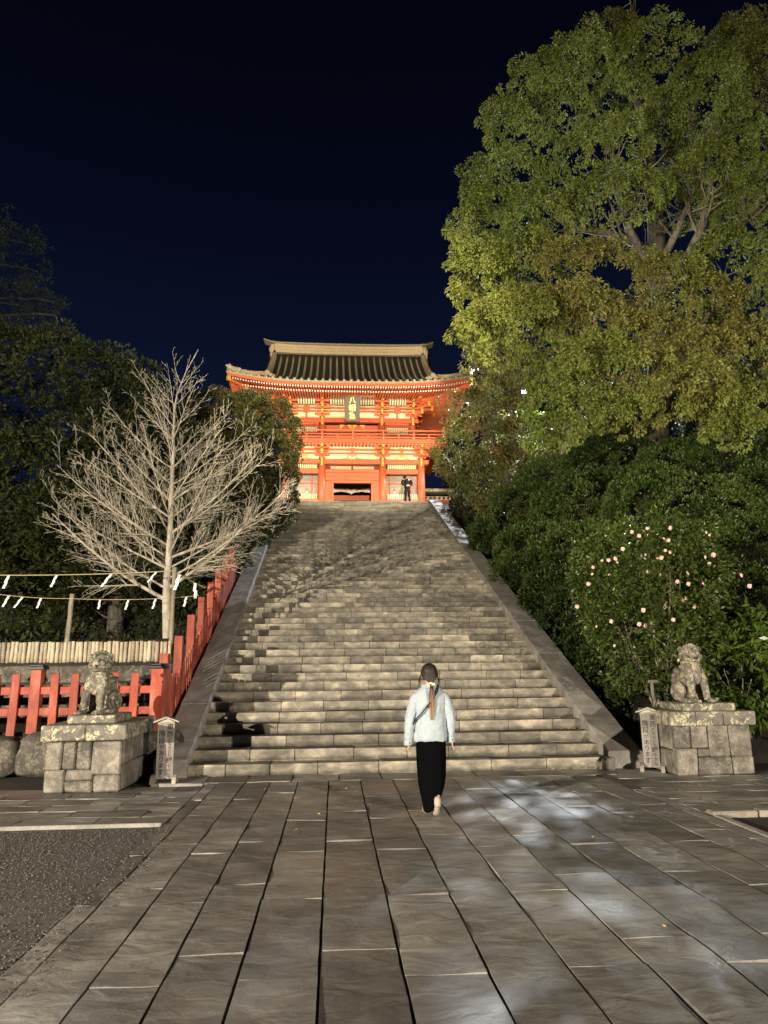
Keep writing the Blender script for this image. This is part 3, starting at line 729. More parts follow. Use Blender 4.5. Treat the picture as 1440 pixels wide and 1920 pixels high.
def statue(name, base, yaw, lab, head_yaw, opened):
    bm = MB(); E = bm.ell
    # facing -Y locally; seated guardian dog about 0.90 m tall
    E((0, .17, .20), (.165, .20, .19)); E((0, .08, .36), (.145, .17, .22), rot=(.45, 0, 0))
    E((0, -.04, .47), (.158, .145, .20), rot=(.15, 0, 0)); E((0, -.09, .385), (.118, .09, .12)); E((0, -.01, .60), (.125, .12, .13))
    for s in (-1, 1):
        bm.tube([(s*.095, -.06, .50), (s*.130, -.12, .34), (s*.138, -.145, .18), (s*.142, -.155, .05), (s*.142, -.16, 0.0)], [.078, .064, .053, .050, .056], 12)
        E((s*.145, -.200, .032), (.062, .082, .038))
        for q in (-1, 0, 1): E((s*.145+q*.036, -.262, .024), (.019, .028, .026), 8, 6)
        E((s*.170, .11, .17), (.078, .160, .155), rot=(.3, 0, 0)); E((s*.188, -.02, .035), (.047, .12, .038))
        for q in (-1, 0, 1): E((s*.188+q*.024, -.135, .022), (.014, .022, .02), 8, 6)
        bm.tube([(s*.148, -.11, .45), (s*.165, -.10, .36), (s*.155, -.12, .30)], [.020, .026, .012], 7)
    for k in range(6): E((.03*math.sin(k*1.3), .32+.025*math.sin(k), .10+.075*k), (.065, .055, .055))
    # bell collar
    for k in range(9):
        a = PI*(1.08+.84*k/8); E((.128*math.cos(a), .128*math.sin(a)*.95-.02, .545-.02*math.sin((k/8)*PI)), (.017, .017, .017), 7, 5)
    hd = MB(); H = hd.ell
    H((0, -.055, .755), (.138, .128, .112)); H((0, .03, .70), (.148, .12, .15))
    H((0, -.175, .735), (.098, .070, .040)); H((0, -.19, .712), (.090, .066, .030))          # broad muzzle
    H((0, -.160, .640-.02*opened), (.092, .074, .030)); H((0, -.10, .655), (.10, .08, .05))     # jaw
    H((0, -.238, .752), (.040, .026, .026))
    for s in (-1, 1):
        H((s*.022, -.252, .748), (.014, .016, .014), 8, 6)
        H((s*.062, -.158, .815), (.046, .036, .024), rot=(0, s*.25, 0)); H((s*.060, -.170, .778), (.026, .022, .022)); H((s*.108, -.130, .812), (.03, .03, .02))
        H((s*.128, -.03, .800), (.030, .048, .062), rot=(0, s*.45, 0)); H((s*.110, -.10, .685), (.045, .07, .055))
        H((s*.078, -.205, .705), (.030, .030, .026)); H((s*.050, -.215, .672), (.012, .014, .022), 8, 6)
        for k in range(5): H((s*(.125+.02*math.sin(k*2.1)), .005+.02*math.cos(k*3), .80-.065*k), (.032, .045, .034), 9, 7)
    for k in range(9):
        a = k/8*PI; H((.10*math.cos(a), -.035, .805+.075*math.sin(a)), (.030, .040, .026), 9, 7)
    for k in range(12):
        H((rnd.uniform(-.12, .12), .10+rnd.uniform(-.02, .03), .60+.25*rnd.random()), (.032, .028, .034), 8, 6)
    Rz = Matrix.Translation((0, -.02, 0)) @ Matrix.Rotation(head_yaw, 4, 'Z') @ Matrix.Translation((0, .02, 0))
    o_ = len(bm.v); bm.v += [tuple(Rz @ Vector(p)) for p in hd.v]; bm.f += [tuple(i_+o_ for i_ in f_) for f_ in hd.f]
    me = bm.mesh(name, 'statue'); root = link(name, me, None, base); root.rotation_euler = (0, 0, yaw)
    r = root.modifiers.new('remesh', 'REMESH'); r.mode = 'VOXEL'; r.voxel_size = .0065; r.use_smooth_shade = True
    sm = root.modifiers.new('smooth', 'SMOOTH'); sm.factor = .5; sm.iterations = 3
    tx = bpy.data.textures.new('worn', 'CLOUDS'); tx.noise_scale = .035; dm = root.modifiers.new('worn', 'DISPLACE'); dm.texture = tx; dm.strength = .012; dm.mid_level = .5
    tag(root, lab, 'statue', 'guardian dog statues')
statue('guardian_dog_statue', (pl[0]-.04, pl[1]+.02, pl[2]-.006), -.38, 'seated stone guardian dog by the red picket fence, grinning, yellow lichen on its legs', .42, 1)
statue('guardian_dog_statue', (pr[0]-.02, pr[1]+.05, pr[2]-.006), .30, 'seated stone guardian dog in front of the camellia and broad-leaved shrub, dark weathered face', -.28, 0)

# ================================================================== notice boards with a small roof
FONT = None
def text_mesh(ch, size, depth=.0008):
    cu = bpy.data.curves.new('t', 'FONT'); cu.body = ch; cu.size = size; cu.align_x = 'CENTER'; cu.align_y = 'CENTER'; cu.extrude = depth; cu.offset = size*.012
    o = bpy.data.objects.new('t', cu); C.objects.link(o); dg = bpy.context.evaluated_depsgraph_get(); dg.update()
    me = bpy.data.meshes.new_from_object(o.evaluated_get(dg)); bpy.data.objects.remove(o); return me
def notice(loc, rz, tilt, lab, h, w=.24):
    t = thing('notice_board', lab, 'sign', loc, 'wooden notice boards at the foot of the stairs', rz)
    th = .04
    def P(mb, nm, mat):
        o = mb.obj(nm, mat, t); o.rotation_euler = (tilt, 0, 0); return o
    mb = MB(); mb.cbox((0, 0, .05+(h-.05)/2), (w, th, h-.05), .004, .001); board = P(mb, 'board', 'sign_wood')
    mb = MB()
    mb.prism([(-w/2, h), (w/2, h), (0, h+.055)], -th/2, th/2); P(mb, 'gable_board', 'sign_pale')
    mb = MB()
    for s in (-1, 1):
        a = math.atan2(.062, w*.5+.055); L = math.hypot(w*.5+.055, .075)+.0
        c = Vector((s*(w*.5+.055)/2, 0, h+.042)); mb.box(c, (L, .13, .018), (0, s*a*1.02, 0))
    P(mb, 'roof', 'sign_pale')
    for s in (-1, 1):
        mb = MB(); y = .0
        mb.prism([(s*(w/2+.034)-.03, 0.0), (s*(w/2+.034)+.03, 0.0), (s*(w/2+.034)+.03, .10), (s*(w/2+.034)-.03, .10)], -.17, .17)
        mb2 = MB(); xx = s*(w/2-.0+.03)
        rings = [[Vector((xx+a_, yy_, zz)) for a_, zz in ((-.028, 0), (.028, 0), (.028, top), (-.028, top))] for yy_, top in ((-.17, .05), (-.14, .085), (-.05, .11), (.05, .11), (.14, .085), (.17, .05))]
        mb2.loft(rings); mb2.obj('foot', 'sign_pale' if s > 0 else 'sign_wood', t)
    fac = Matrix.Rotation(tilt, 4, 'X') @ Matrix.Translation((0, -th/2-.0012, 0)) @ Matrix.Rotation(PI/2, 4, 'X')
    def column(chars, x, z0, sizes):
        z = z0; vs = []; fs = []; bm = bmesh.new()
        for ch, s in zip(chars, sizes):
            me = text_mesh(ch, s); me.transform(Matrix.Translation((x, z-s/2, 0))); bm.from_mesh(me); z -= s*1.03
        me = bpy.data.meshes.new('lettering'); bm.to_mesh(me); bm.free(); me.transform(fac); me.materials.append(M['black'])
        link('lettering', me, t)
    k = h/.86
    column('東西どちらにも緩やかな', w*.24, h-.025*k, [q*k for q in (.098, .092, .062, .056, .050, .050, .056, .092, .062, .062, .066)])
    column('階段があります', -w*.22, h-.115*k, [q*k for q in (.100, .100, .078, .085, .085, .085, .098)])
notice((-2.44, 11.0, 0), .10, .05, 'small roofed wooden notice board beside the left pedestal', .84)
notice((4.86, 11.13, 0), -.42, .04, 'small roofed wooden notice board beside the right pedestal', .86)
# low white T-shaped marker half hidden in the hedge
mb = MB(); mb.cbox((0, 0, .21), (.045, .04, .42), .005); o = mb.obj('plant_marker', 'sign_wood', None, False, (5.42, 12.15, .86)); tag(o, 'small white T-shaped stake half hidden in the hedge', 'marker')
mb = MB(); mb.cbox((.02, -.01, .44), (.17, .03, .05), .004); mb.obj('crossbar', 'sign_wood', o)
# ================================================================== the gate
gx = 1.02; GZ = ZT-0.02
gate = thing('shrine_gate', 'two storey vermilion shrine gate with curved tiled roof at the top of the stairs', 'gate', (gx, 43.5, GZ))
GP = Vector(gate.location)
def gp(mb, nm, mat, par=None, smooth=False):
    for i, v in enumerate(mb.v): mb.v[i] = (v[0]-GP.x, v[1]-GP.y, v[2]-GP.z)
    return mb.obj(nm, mat, par or gate, smooth)
def gbox(nm, mat, x0, x1, y0, y1, z0, z1, par=None, b=.012):
    mb = MB(); mb.cbox(((x0+x1)/2, (y0+y1)/2, (z0+z1)/2), (x1-x0, y1-y0, z1-z0), b); return gp(mb, nm, mat, par)
CX = [-3.11, -0.79, 2.83, 5.15]
# stone podium
gbox('podium', 'ashlar', -4.6, 6.64, 39.6, 47.6, GZ-.3, GZ+.42)
# columns, three rows deep
for iy, y in enumerate((41.0, 43.4, 45.8)):
    for x in CX:
        if iy == 1 and x in CX[1:3]: pass
        mb = MB(); mb.tube([(x, y, GZ+.42), (x, y, 12.0), (x, y, 13.72)], [.235, .228, .215], 18); gp(mb, 'column', 'red', smooth=True)
def lattice(x0, x1, z0, z1, y, fr='green', n=None, depth=.06):
    f = MB(); t = .05
    for c, d in ((((x0+x1)/2, y, z1-t/2), (x1-x0, depth, t)), (((x0+x1)/2, y, z0+t/2), (x1-x0, depth, t)), ((x0+t/2, y, (z0+z1)/2), (t, depth, z1-z0-2*t)), ((x1-t/2, y, (z0+z1)/2), (t, depth, z1-z0-2*t))): f.box(c, d)
    o = gp(f, 'lattice_window', fr)
    bk = MB(); bk.box(((x0+x1)/2, y+.05, (z0+z1)/2), (x1-x0-.04, .02, z1-z0-.04)); gp(bk, 'backing', 'green', o)
    n = n or int((x1-x0)/.115); mb = MB()
    for i in range(n):
        xx = x0+t+(x1-x0-2*t)*(i+.5)/n; mb.box((xx, y, (z0+z1)/2), (.066, .05, z1-z0-2*t), (0, 0, PI/4*0))
    stuff(gp(mb, 'lattice_bars', 'cream', o))
# ground floor front
bays = [(CX[0]+.22, CX[1]-.22), (CX[2]+.22, CX[3]-.22)]
for x0, x1 in bays:
    lattice(x0+.03, x1-.03, 13.07, 13.40, 41.0)
    gbox('tie_beam', 'red', x0-.03, x1+.03, 40.86, 41.12, 12.80, 13.06)
    gbox('sill_beam', 'red', x0-.03, x1+.03, 40.80, 41.14, GZ+.42, 11.22)
    mb = MB(); n = 15
    for i in range(n): mb.cbox((x0+.04+(x1-x0-.08)*(i+.5)/n, 40.86, 11.38), (.07, .05, .30), .008)
    stuff(gp(mb, 'low_rail_pickets', 'cream'))
    gbox('low_rail', 'green', x0+.01, x1-.01, 40.89, 40.93, 11.27, 11.34)
    # alcove behind glass
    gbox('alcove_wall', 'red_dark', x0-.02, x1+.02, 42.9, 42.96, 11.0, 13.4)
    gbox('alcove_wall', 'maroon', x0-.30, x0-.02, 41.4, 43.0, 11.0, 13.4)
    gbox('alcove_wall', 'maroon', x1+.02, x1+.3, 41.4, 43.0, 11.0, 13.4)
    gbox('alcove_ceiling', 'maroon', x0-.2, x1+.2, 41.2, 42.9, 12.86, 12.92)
    gbox('alcove_panel', 'tile_tan', x0+.25, x1-.25, 42.84, 42.89, 11.3, 12.7)
    for a in (.0, .12, .80, 1.0): gbox('alcove_frame', 'red', x0+(x1-x0)*a-.03, x0+(x1-x0)*a+.03, 41.32, 41.38, 11.1, 12.80)
    gbox('alcove_frame', 'red', x0, x1, 41.32, 41.37, 12.25, 12.31)
    gbox('glass_pane', 'glass', x0+.02, x1-.02, 41.42, 41.44, 11.1, 12.8)
# central bay
a, b_ = CX[1]+.21, CX[2]-.21
gbox('transom_beam', 'red', a, b_, 40.88, 41.1, 12.86, 13.05); gbox('transom_beam', 'red', a, b_, 40.93, 41.12, 12.62, 12.855)
gbox('transom_beam', 'red', a, b_, 40.86, 41.1, 12.37, 12.617)
gbox('cover_board', 'red', .68, 1.33, 40.82, 40.87, 12.40, 12.60); gbox('cover_board', 'red', .80, 1.2, 40.85, 40.875, 12.90, 13.02)
gbox('transom_back', 'maroon', a, b_, 41.3, 41.35, 13.0, 13.42)
for xa, xb in ((a+.30, gx-.06), (gx+.06, b_-.30)): gbox('transom_panel', 'tile_tan', xa, xb, 41.22, 41.26, 13.10, 13.34)
for sx in (0, 1):
    x0, x1 = ((a, -.22), (2.26, b_))[sx]
    gbox('door_jamb', 'red', x0, x1, 40.92, 41.1, 10.9, 12.36)
    xx = (-.22, 2.13)[sx]; gbox('door_jamb', 'red', xx, xx+.13, 40.86, 41.1, 10.9, 12.20)
gbox('door_lintel', 'red', -.30, 2.34, 40.84, 41.08, 12.205, 12.36)
# inside the passage
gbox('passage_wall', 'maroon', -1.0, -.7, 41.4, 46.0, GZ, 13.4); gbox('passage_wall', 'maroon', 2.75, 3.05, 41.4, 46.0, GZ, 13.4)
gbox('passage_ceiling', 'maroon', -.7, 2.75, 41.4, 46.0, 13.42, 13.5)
gbox('passage_dark_sheet', 'black', -1.0, 3.05, 48.6, 48.7, GZ, 13.5); gbox('passage_wall', 'maroon', -1.0, -.7, 46.05, 48.6, GZ, 13.4); gbox('passage_wall', 'maroon', 2.75, 3.05, 46.05, 48.6, GZ, 13.4)  # black sheet stands for the darkness beyond the open passage
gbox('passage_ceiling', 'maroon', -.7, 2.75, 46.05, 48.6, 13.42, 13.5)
gbox('inner_beam', 'red', -.7, 2.75, 45.2, 45.4, 12.15, 12.5)
mb = MB(); mb.tube([(x, 44.2, 12.62-.12*abs(math.sin((x+.3)*2.3))) for x in [(-.25+.05*i) for i in range(51)]], .02, 5); gp(mb, 'curtain_cord', 'gold')
# white scalloped curtain
rings = []
for i in range(49):
    x = -.32+2.72*i/48; u = (i/48)*2; low = 12.33+.16*abs(math.sin(u*PI))**.6; 
    rings.append([Vector((x, 44.25+.03*math.sin(x*14), 12.72)), Vector((x, 44.27+.03*math.sin(x*14), 12.72)), Vector((x, 44.27+.05*math.sin(x*14), low)), Vector((x, 44.25+.05*math.sin(x*14), low))])
mb = MB(); mb.loft(rings); gp(mb, 'curtain', 'white', smooth=True)
gbox('inner_step', 'ashlar', .1, 1.9, 46.6, 48.0, GZ+.3, 11.95); gbox('inner_step', 'ashlar', .1, 1.9, 47.2, 48.4, 11.955, 12.15)
# great lintel and frieze
gbox('lintel', 'red', CX[0]-.45, CX[3]+.45, 40.84, 41.16, 13.40, 13.67)
for sx in (CX[0], CX[3]): gbox('side_lintel', 'red', sx-.16, sx+.16, 41.17, 46.1, 13.40, 13.67)
gbox('frieze_wall', 'cream', CX[0], CX[3], 41.02, 41.10, 13.672, 14.72)
for sx in (CX[0], CX[3]): gbox('frieze_wall', 'cream', sx-.04, sx+.04, 41.11, 45.8, 13.672, 14.72)
gbox('side_wall', 'red_dark', CX[0]-.03, CX[0]+.03, 41.25, 45.6, GZ, 13.4); gbox('side_wall', 'red_dark', CX[3]-.03, CX[3]+.03, 41.25, 45.6, GZ, 13.4)
gbox('back_wall', 'maroon', CX[0], CX[1], 45.7, 45.8, GZ, 13.4); gbox('back_wall', 'maroon', CX[2], CX[3], 45.7, 45.8, GZ, 13.4)
for z0, z1 in ((14.02, 14.12), (14.24, 14.37), (14.49, 14.60), (14.66, 14.76)):
    gbox('frieze_beam', 'red', CX[0]-.3, CX[3]+.3, 40.95, 41.14, z0, z1)
# bracket sets
def bracket(x, y, z0, z1, steps, fwd, arm=.95, rot=0.0, tail=True, nm='bracket_set'):
    rd = MB(); gd = MB(); h = (z1-z0)/(steps)
    T = Matrix.Translation((x, y, 0)) @ Matrix.Rotation(rot, 4, 'Z')
    def B(m_, c, d, b=.01):
        k = len(m_.v); m_.cbox(c, d, b); m_.v[k:] = [tuple(T @ Vector(p)) for p in m_.v[k:]]
    B(rd, (0, -.10, z0-.06), (.34, .34, .12))
    for i in range(steps):
        yy = -.14-fwd*i; z = z0+h*i; L = arm*(1-.0*i)
        B(rd, (0, yy, z+h*.22), (L, .13, h*.34))                       # cross arm
        for s in (-1, 1):
            k = len(rd.v); rd.prism([(s*L/2, z+h*.05), (s*(L/2+.02), z+h*.39), (s*(L/2-.2), z+h*.39)], yy-.064, yy+.064)
            rd.v[k:] = [tuple(T @ Vector(p)) for p in rd.v[k:]]
            B(rd, (s*(L/2-.08), yy, z+h*.50), (.17, .19, h*.24)); B(rd, (s*(L/2-.08), yy, z+h*.70), (.13, .15, h*.14))
            B(gd, (s*(L/2-.08), yy-.098, z+h*.50), (.10, .012, h*.14), .003)
        B(rd, (0, yy-.02, z+h*.5), (.18, .2, h*.24))
        B(rd, (0, yy-fwd*.5, z+h*.30), (.13, fwd+.25, h*.36))            # tongue
        yf = yy-fwd-.14
        B(gd, (0, yf, z+h*.30), (.135, .02, h*.44), .004); B(gd, (0, yf-.012, z+h*.62), (.21, .02, h*.20), .004)
        B(gd, (0, yf-.004, z+h*.86), (.10, .02, h*.22), .004)
        B(rd, (0, yy-.0, z+h*.86), (L*.8, .12, h*.22))
    if tail:
        B(gd, (0, -.29, z0-.34), (.125, .05, .40), .01)
        k = len(gd.v); gd.ell((0, -.29, z0-.57), (.075, .05, .075), 10, 6); gd.v[k:] = [tuple(T @ Vector(p)) for p in gd.v[k:]]
        B(rd, (0, -.255, z0-.34), (.19, .03, .44), .01)
    o = gp(rd, nm, 'red'); gp(gd, 'gilt_facing', 'gold', o); return o
for x in CX: bracket(x, 41.0, 13.86, 14.60, 2, .28, .88)
for sx, r in ((CX[0], PI/4*-1), (CX[3], PI/4)): bracket(sx, 41.0, 13.86, 14.60, 2, .34, .6, r, False)
for yy_ in (41.0, 43.4, 45.8): bracket(CX[3], yy_, 13.86, 14.60, 2, .28, .8, PI/2, False)
# carved ornaments on the frieze
for xo, w in (((CX[0]+CX[1])/2, .5), (gx, .62), ((CX[2]+CX[3])/2, .5)):
    mb = MB()
    for s in (-1, 1):
        mb.tube([(xo+s*.08, 40.97, 13.92), (xo+s*.20, 40.97, 13.96), (xo+s*.30, 40.97, 13.86), (xo+s*.24, 40.97, 13.76), (xo+s*.15, 40.97, 13.80)], [.035, .05, .045, .04, .02], 7)
        mb.tube([(xo+s*.30, 40.98, 13.74), (xo+s*.45, 40.98, 13.76), (xo+s*w, 40.98, 13.70)], [.04, .03, .012], 7)
    mb.ell((xo, 40.96, 13.88), (.09, .05, .09), 10, 6); o = gp(mb, 'carved_ornament', 'gold' if xo != gx else 'tile_rib', smooth=True)
    mb = MB(); mb.cbox((xo, 40.93, 14.30), (.34, .05, .16), .02); mb.cbox((xo, 40.93, 14.10), (.16, .05, .2), .02); gp(mb, 'strut', 'red')
# balcony
BX0, BX1, BY = -4.50, 6.54, 39.85
gbox('balcony_edge', 'red', BX0, BX1, BY, BY+.16, 14.40, 14.52); gbox('balcony_edge', 'red', BX0+.05, BX1-.05, BY+.05, BY+.2, 14.525, 14.66)
gbox('balcony_edge', 'red', BX1-.16, BX1, BY+.17, 47.3, 14.40, 14.64); gbox('balcony_edge', 'red', BX0, BX0+.16, BY+.17, 47.3, 14.40, 14.64)
gbox('balcony_floor', 'red_dark', BX0+.17, BX1-.17, BY+.17, 47.2, 14.56, 14.65)
gbox('balcony_beam', 'red', BX0+.35, BX1-.35, 40.25, 40.42, 14.62-.22, 14.555)
mb = MB()
for i in range(52): mb.box((BX0+.3+(BX1-BX0-.6)*i/51, 40.35, 14.46), (.07, .95, .07))
stuff(gp(mb, 'balcony_joists', 'cream'))
for z, r in ((15.20, .05), (14.98, .035), (14.78, .045)):
    mb = MB(); mb.tube([(BX0-.12, BY+.12, z+(.05 if r == .05 else 0)), (BX0+.3, BY+.12, z), (BX1-.3, BY+.12, z), (BX1+.12, BY+.12, z+(.05 if r == .05 else 0))], r, 8); gp(mb, 'rail', 'red', smooth=True)
    for xx in (BX0+.1, BX1-.1):
        mb = MB(); mb.tube([(xx, BY, z), (xx, 47.2, z)], r, 8); gp(mb, 'rail', 'red', smooth=True)
for i in range(13):
    xx = BX0+.1+(BX1-BX0-.2)*i/12; zt = 15.16 if i % 2 == 0 else 14.98
    gbox('rail_post', 'red', xx-.045, xx+.045, BY+.075, BY+.165, 14.66, zt, b=.008)
    if i % 2 == 0:
        mb = MB(); mb.ell((xx, BY+.05, 14.70), (.035, .03, .035), 8, 6); gp(mb, 'stud', 'cream', smooth=True)
for xx in (BX0+.1, BX1-.1):
    mb = MB(); mb.tube([(xx, BY+.12, 14.6), (xx, BY+.12, 15.32)], .07, 10); mb.ell((xx, BY+.12, 15.40), (.075, .075, .10), 10, 8); gp(mb, 'corner_post', 'cream', smooth=True)
    for z in (14.78, 14.98, 15.20): gbox('gilt_end', 'gold', xx-.13, xx+.13, BY+.06, BY+.18, z-.05, z+.05)
# upper storey
UX = [-2.72, -0.80, 2.83, 4.74]; UY = 41.35
for y in (UY, 43.4, 45.5):
    for x in UX:
        mb = MB(); mb.tube([(x, y, 14.6), (x, y, 16.2)], .19, 16); gp(mb, 'upper_column', 'red', smooth=True)
gbox('upper_wall', 'red_dark', UX[0], UX[3], UY+.02, UY+.08, 14.66, 16.0)
for x in (UX[0], UX[3]): gbox('upper_wall', 'red_dark', x-.03, x+.03, UY+.08, 45.5, 14.66, 17.8)
for (x0, x1) in ((UX[0]+.2, UX[1]-.2), (UX[2]+.2, UX[3]-.2)):
    gbox('wall_beam', 'red', x0, x1, UY-.10, UY+.05, 15.98, 16.12)
    lattice(x0+.05, x1-.05, 15.36, 15.86, UY-.05)
a, b_ = UX[1]+.2, UX[2]-.2
gbox('upper_door', 'red', a+.05, gx-.02, UY-.03, UY+.018, 14.7, 15.95); gbox('upper_door', 'red', gx+.02, b_-.05, UY-.03, UY+.018, 14.7, 15.95)
for xa, xb in ((a+.12, a+.72), (b_-.72, b_-.12)): gbox('door_panel', 'red', xa, xb, UY-.055, UY-.032, 15.3, 15.9)
for xx, d in ((gx-.75, -1), (gx, 0), (gx+.75, 1)):
    mb = MB()
    if d <= 0: mb.prism([(xx-.02, 15.98), (xx-.02, 15.66), (xx-.32, 15.98)] if d == 0 else [(xx, 15.98), (xx+.30, 15.98), (xx, 15.66)], UY-.075, UY-.058)
    if d >= 0: mb.prism([(xx+.02, 15.98), (xx+.32, 15.98), (xx+.02, 15.66)] if d == 0 else [(xx, 15.98), (xx-.30, 15.98), (xx, 15.66)], UY-.075, UY-.058)
    gp(mb, 'gilt_corner', 'gold')
gbox('wall_plate', 'red', UX[0]-.35, UX[3]+.35, UY-.16, UY+.14, 16.02+.105, 16.40)
gbox('upper_frieze', 'cream', UX[0], UX[3], UY+.0, UY+.06, 16.402, 17.9)
gbox('frieze_beam', 'red', UX[0]-.3, UX[3]+.3, UY-.10, UY+.09, 16.80, 16.90); gbox('frieze_beam', 'red', UX[0]-.3, UX[3]+.3, UY-.10, UY+.09, 17.0, 17.12)
gbox('frieze_beam', 'red', UX[0]-.3, UX[3]+.3, UY-.10, UY+.09, 17.22, 17.42)
for (x0, x1) in ((UX[0], UX[1]), (UX[2], UX[3])):
    xm = (x0+x1)/2; gbox('strut', 'red', xm-.05, xm+.05, UY-.09, UY-.002, 16.40, 17.2)
    for z in (16.85, 17.06): gbox('strut', 'red', xm-.19, xm+.19, UY-.12, UY-.06, z-.12, z+.10, b=.03)
# ribbed coving between the brackets
def coving(x0, x1):
    n = max(6, int((x1-x0)/.145)); bk = MB(); rb = MB()
    prof = [(40.92, 17.14), (40.70, 17.22), (40.48, 17.36), (40.34, 17.56)]
    for i in range(len(prof)-1):
        (ya, za), (yb, zb) = prof[i], prof[i+1]
        bk.hexa([(x0, ya+.03, za), (x1, ya+.03, za), (x1, yb+.03, zb), (x0, yb+.03, zb), (x0, ya+.04, za+.02), (x1, ya+.04, za+.02), (x1, yb+.04, zb+.02), (x0, yb+.04, zb+.02)])
        for k in range(n):
            xx = x0+(x1-x0)*(k+.5)/n; w = .04
            rb.hexa([(xx-w, ya-.02, za), (xx+w, ya-.02, za), (xx+w, yb-.02, zb), (xx-w, yb-.02, zb), (xx-w, ya+.028, za), (xx+w, ya+.028, za), (xx+w, yb+.028, zb), (xx-w, yb+.028, zb)])
    o = gp(bk, 'coving', 'green'); stuff(gp(rb, 'coving_ribs', 'cream', o))
for (x0, x1) in ((UX[0]+.42, UX[1]-.42), (UX[1]+.45, UX[2]-.45), (UX[2]+.42, UX[3]-.42)): coving(x0, x1)
for x in UX: bracket(x, UY, 16.55, 17.55, 3, .27, .86)
for sx, r in ((UX[0], -PI/4), (UX[3], PI/4)):
    bracket(sx, UY, 16.55, 17.55, 3, .50, .5, r, False)
for sx, r in ((UX[0], -PI/2), (UX[3], PI/2)):
    for yy_ in (UY, 43.4, 45.5): bracket(sx, yy_, 16.55, 17.55, 3, .27, .8, r, False)
# extra outreaching corner arms with gilded noses
for s, sx in ((-1, UX[0]), (1, UX[3])):
    for i, (dx, dy, z) in enumerate(((.55, .55, 16.75), (.95, .95, 17.05), (1.35, 1.3, 17.3), (1.75, .1, 17.25), (.3, 1.75, 17.25), (1.45, -.8, 17.05), (1.2, .35, 16.95))):
        mb = MB(); L = math.hypot(dx, dy); an = math.atan2(-dy, s*dx)
        mb.cbox((sx+s*dx*.55, UY-dy*.55, z), (L*.9, .13, .17), .02, rot=(0, -.06, an)); o = gp(mb, 'corner_arm', 'red')
        mb = MB(); mb.cbox((sx+s*dx, UY-dy, z+.02), (.16, .16, .24), .03, rot=(0, 0, an)); mb.cbox((sx+s*dx, UY-dy, z+.19), (.24, .24, .08), .02, rot=(0, 0, an)); gp(mb, 'gilt_facing', 'gold', o)
# plaque
pm = MB()
pw, ph = .46, .80
out = [(-pw, ph), (-pw*.55, ph*1.03), (0, ph*.98), (pw*.55, ph*1.03), (pw, ph), (pw*.93, ph*.5), (pw*1.0, 0), (pw*.93, -ph*.5), (pw*1.0, -ph*.86), (pw*.5, -ph*1.0), (0, -ph*.95), (-pw*.5, -ph*1.0), (-pw*1.0, -ph*.86), (-pw*.93, -ph*.5), (-pw, 0), (-pw*.93, ph*.5)]
R = Matrix.Translation((1.0, 39.95, 16.56)) @ Matrix.Rotation(.24, 4, 'X')
k = MB(); k.prism([(p[0]*1.0, p[1]) for p in out], -.03, .04); k.v = [tuple(R @ Vector(p)) for p in k.v]; plq = gp(k, 'name_plaque', 'plaque')
k = MB(); k.prism([(p[0]*.66, p[1]*.80) for p in ((-pw, ph), (pw, ph), (pw, -ph), (-pw, -ph))], -.045, -.031); k.v = [tuple(R @ Vector(p)) for p in k.v]; gp(k, 'plaque_field', 'plaque', plq)
for i, ch in enumerate('八幡宮'):
    me = text_mesh(ch, .44 if i else .40, .006); T = R @ Matrix.Translation((0, -.052, .46-.47*i)) @ Matrix.Rotation(PI/2, 4, 'X'); me.transform(Matrix.Translation(-GP) @ T)
    me.materials.append(M['gold']); link('character', me, plq)
# --------------------------------------------------------------- roof
rx, ry = .88, 43.5; HX, HY = 6.93, 5.9
def lift(u): return .52*abs(u)**3.2
def prof(d):  # height above eave at depth d
    s = max(0, min(1, d/HY)); return 4.25*(0.52*s+0.48*s**2)
def eave_l(x, y):
    dF = HY-abs(y-ry); dS = HX-abs(x-rx)
    lx = lift((x-rx)/HX); ly = lift((y-ry)/HY)
    if dF <= dS: return lx*max(0, 1-dF/3.0)
    return ly*max(0, 1-dS/3.0)
GA = 5.05
def zroof(x, y):
    dF = HY-abs(y-ry); dS = HX-abs(x-rx)
    d = dF if abs(x-rx) < GA else min(dF, dS)
    return 17.30+prof(d)+eave_l(x, y)
rs = MB()
# main slabs front and back, as grids
def grid(x0, x1, y0, y1, nx, ny, th=.10):
    v = []; f = []
    for s_ in (0, 1):
        for j in range(ny+1):
            for i in range(nx+1):
                x = x0+(x1-x0)*i/nx; y = y0+(y1-y0)*j/ny; v.append((x, y, zroof(x, y)-s_*th))
    n = (nx+1)*(ny+1)
    for j in range(ny):
        for i in range(nx):
            a_ = j*(nx+1)+i; q = (a_, a_+1, a_+nx+2, a_+nx+1); f.append(q); f.append(tuple(reversed([t_+n for t_ in q])))
    for i in range(nx): f.append((i, n+i, n+i+1, i+1)); m_ = ny*(nx+1); f.append((m_+i+1, m_+n+i+1, m_+n+i, m_+i))
    for j in range(ny): p = j*(nx+1); f.append((p+nx+1, n+p+nx+1, n+p, p)); p += nx; f.append((p, n+p, n+p+nx+1, p+nx+1))
    rs.add(v, f)
e_ = .001
grid(rx-GA+e_, rx+GA-e_, ry-HY, ry, 40, 22); grid(rx-GA+e_, rx+GA-e_, ry, ry+HY, 40, 12)
grid(rx-HX, rx-GA, ry-HY, ry+HY, 12, 60); grid(rx+GA, rx+HX, ry-HY, ry+HY, 12, 60)
roof = gp(rs, 'roof', 'tile', smooth=False)
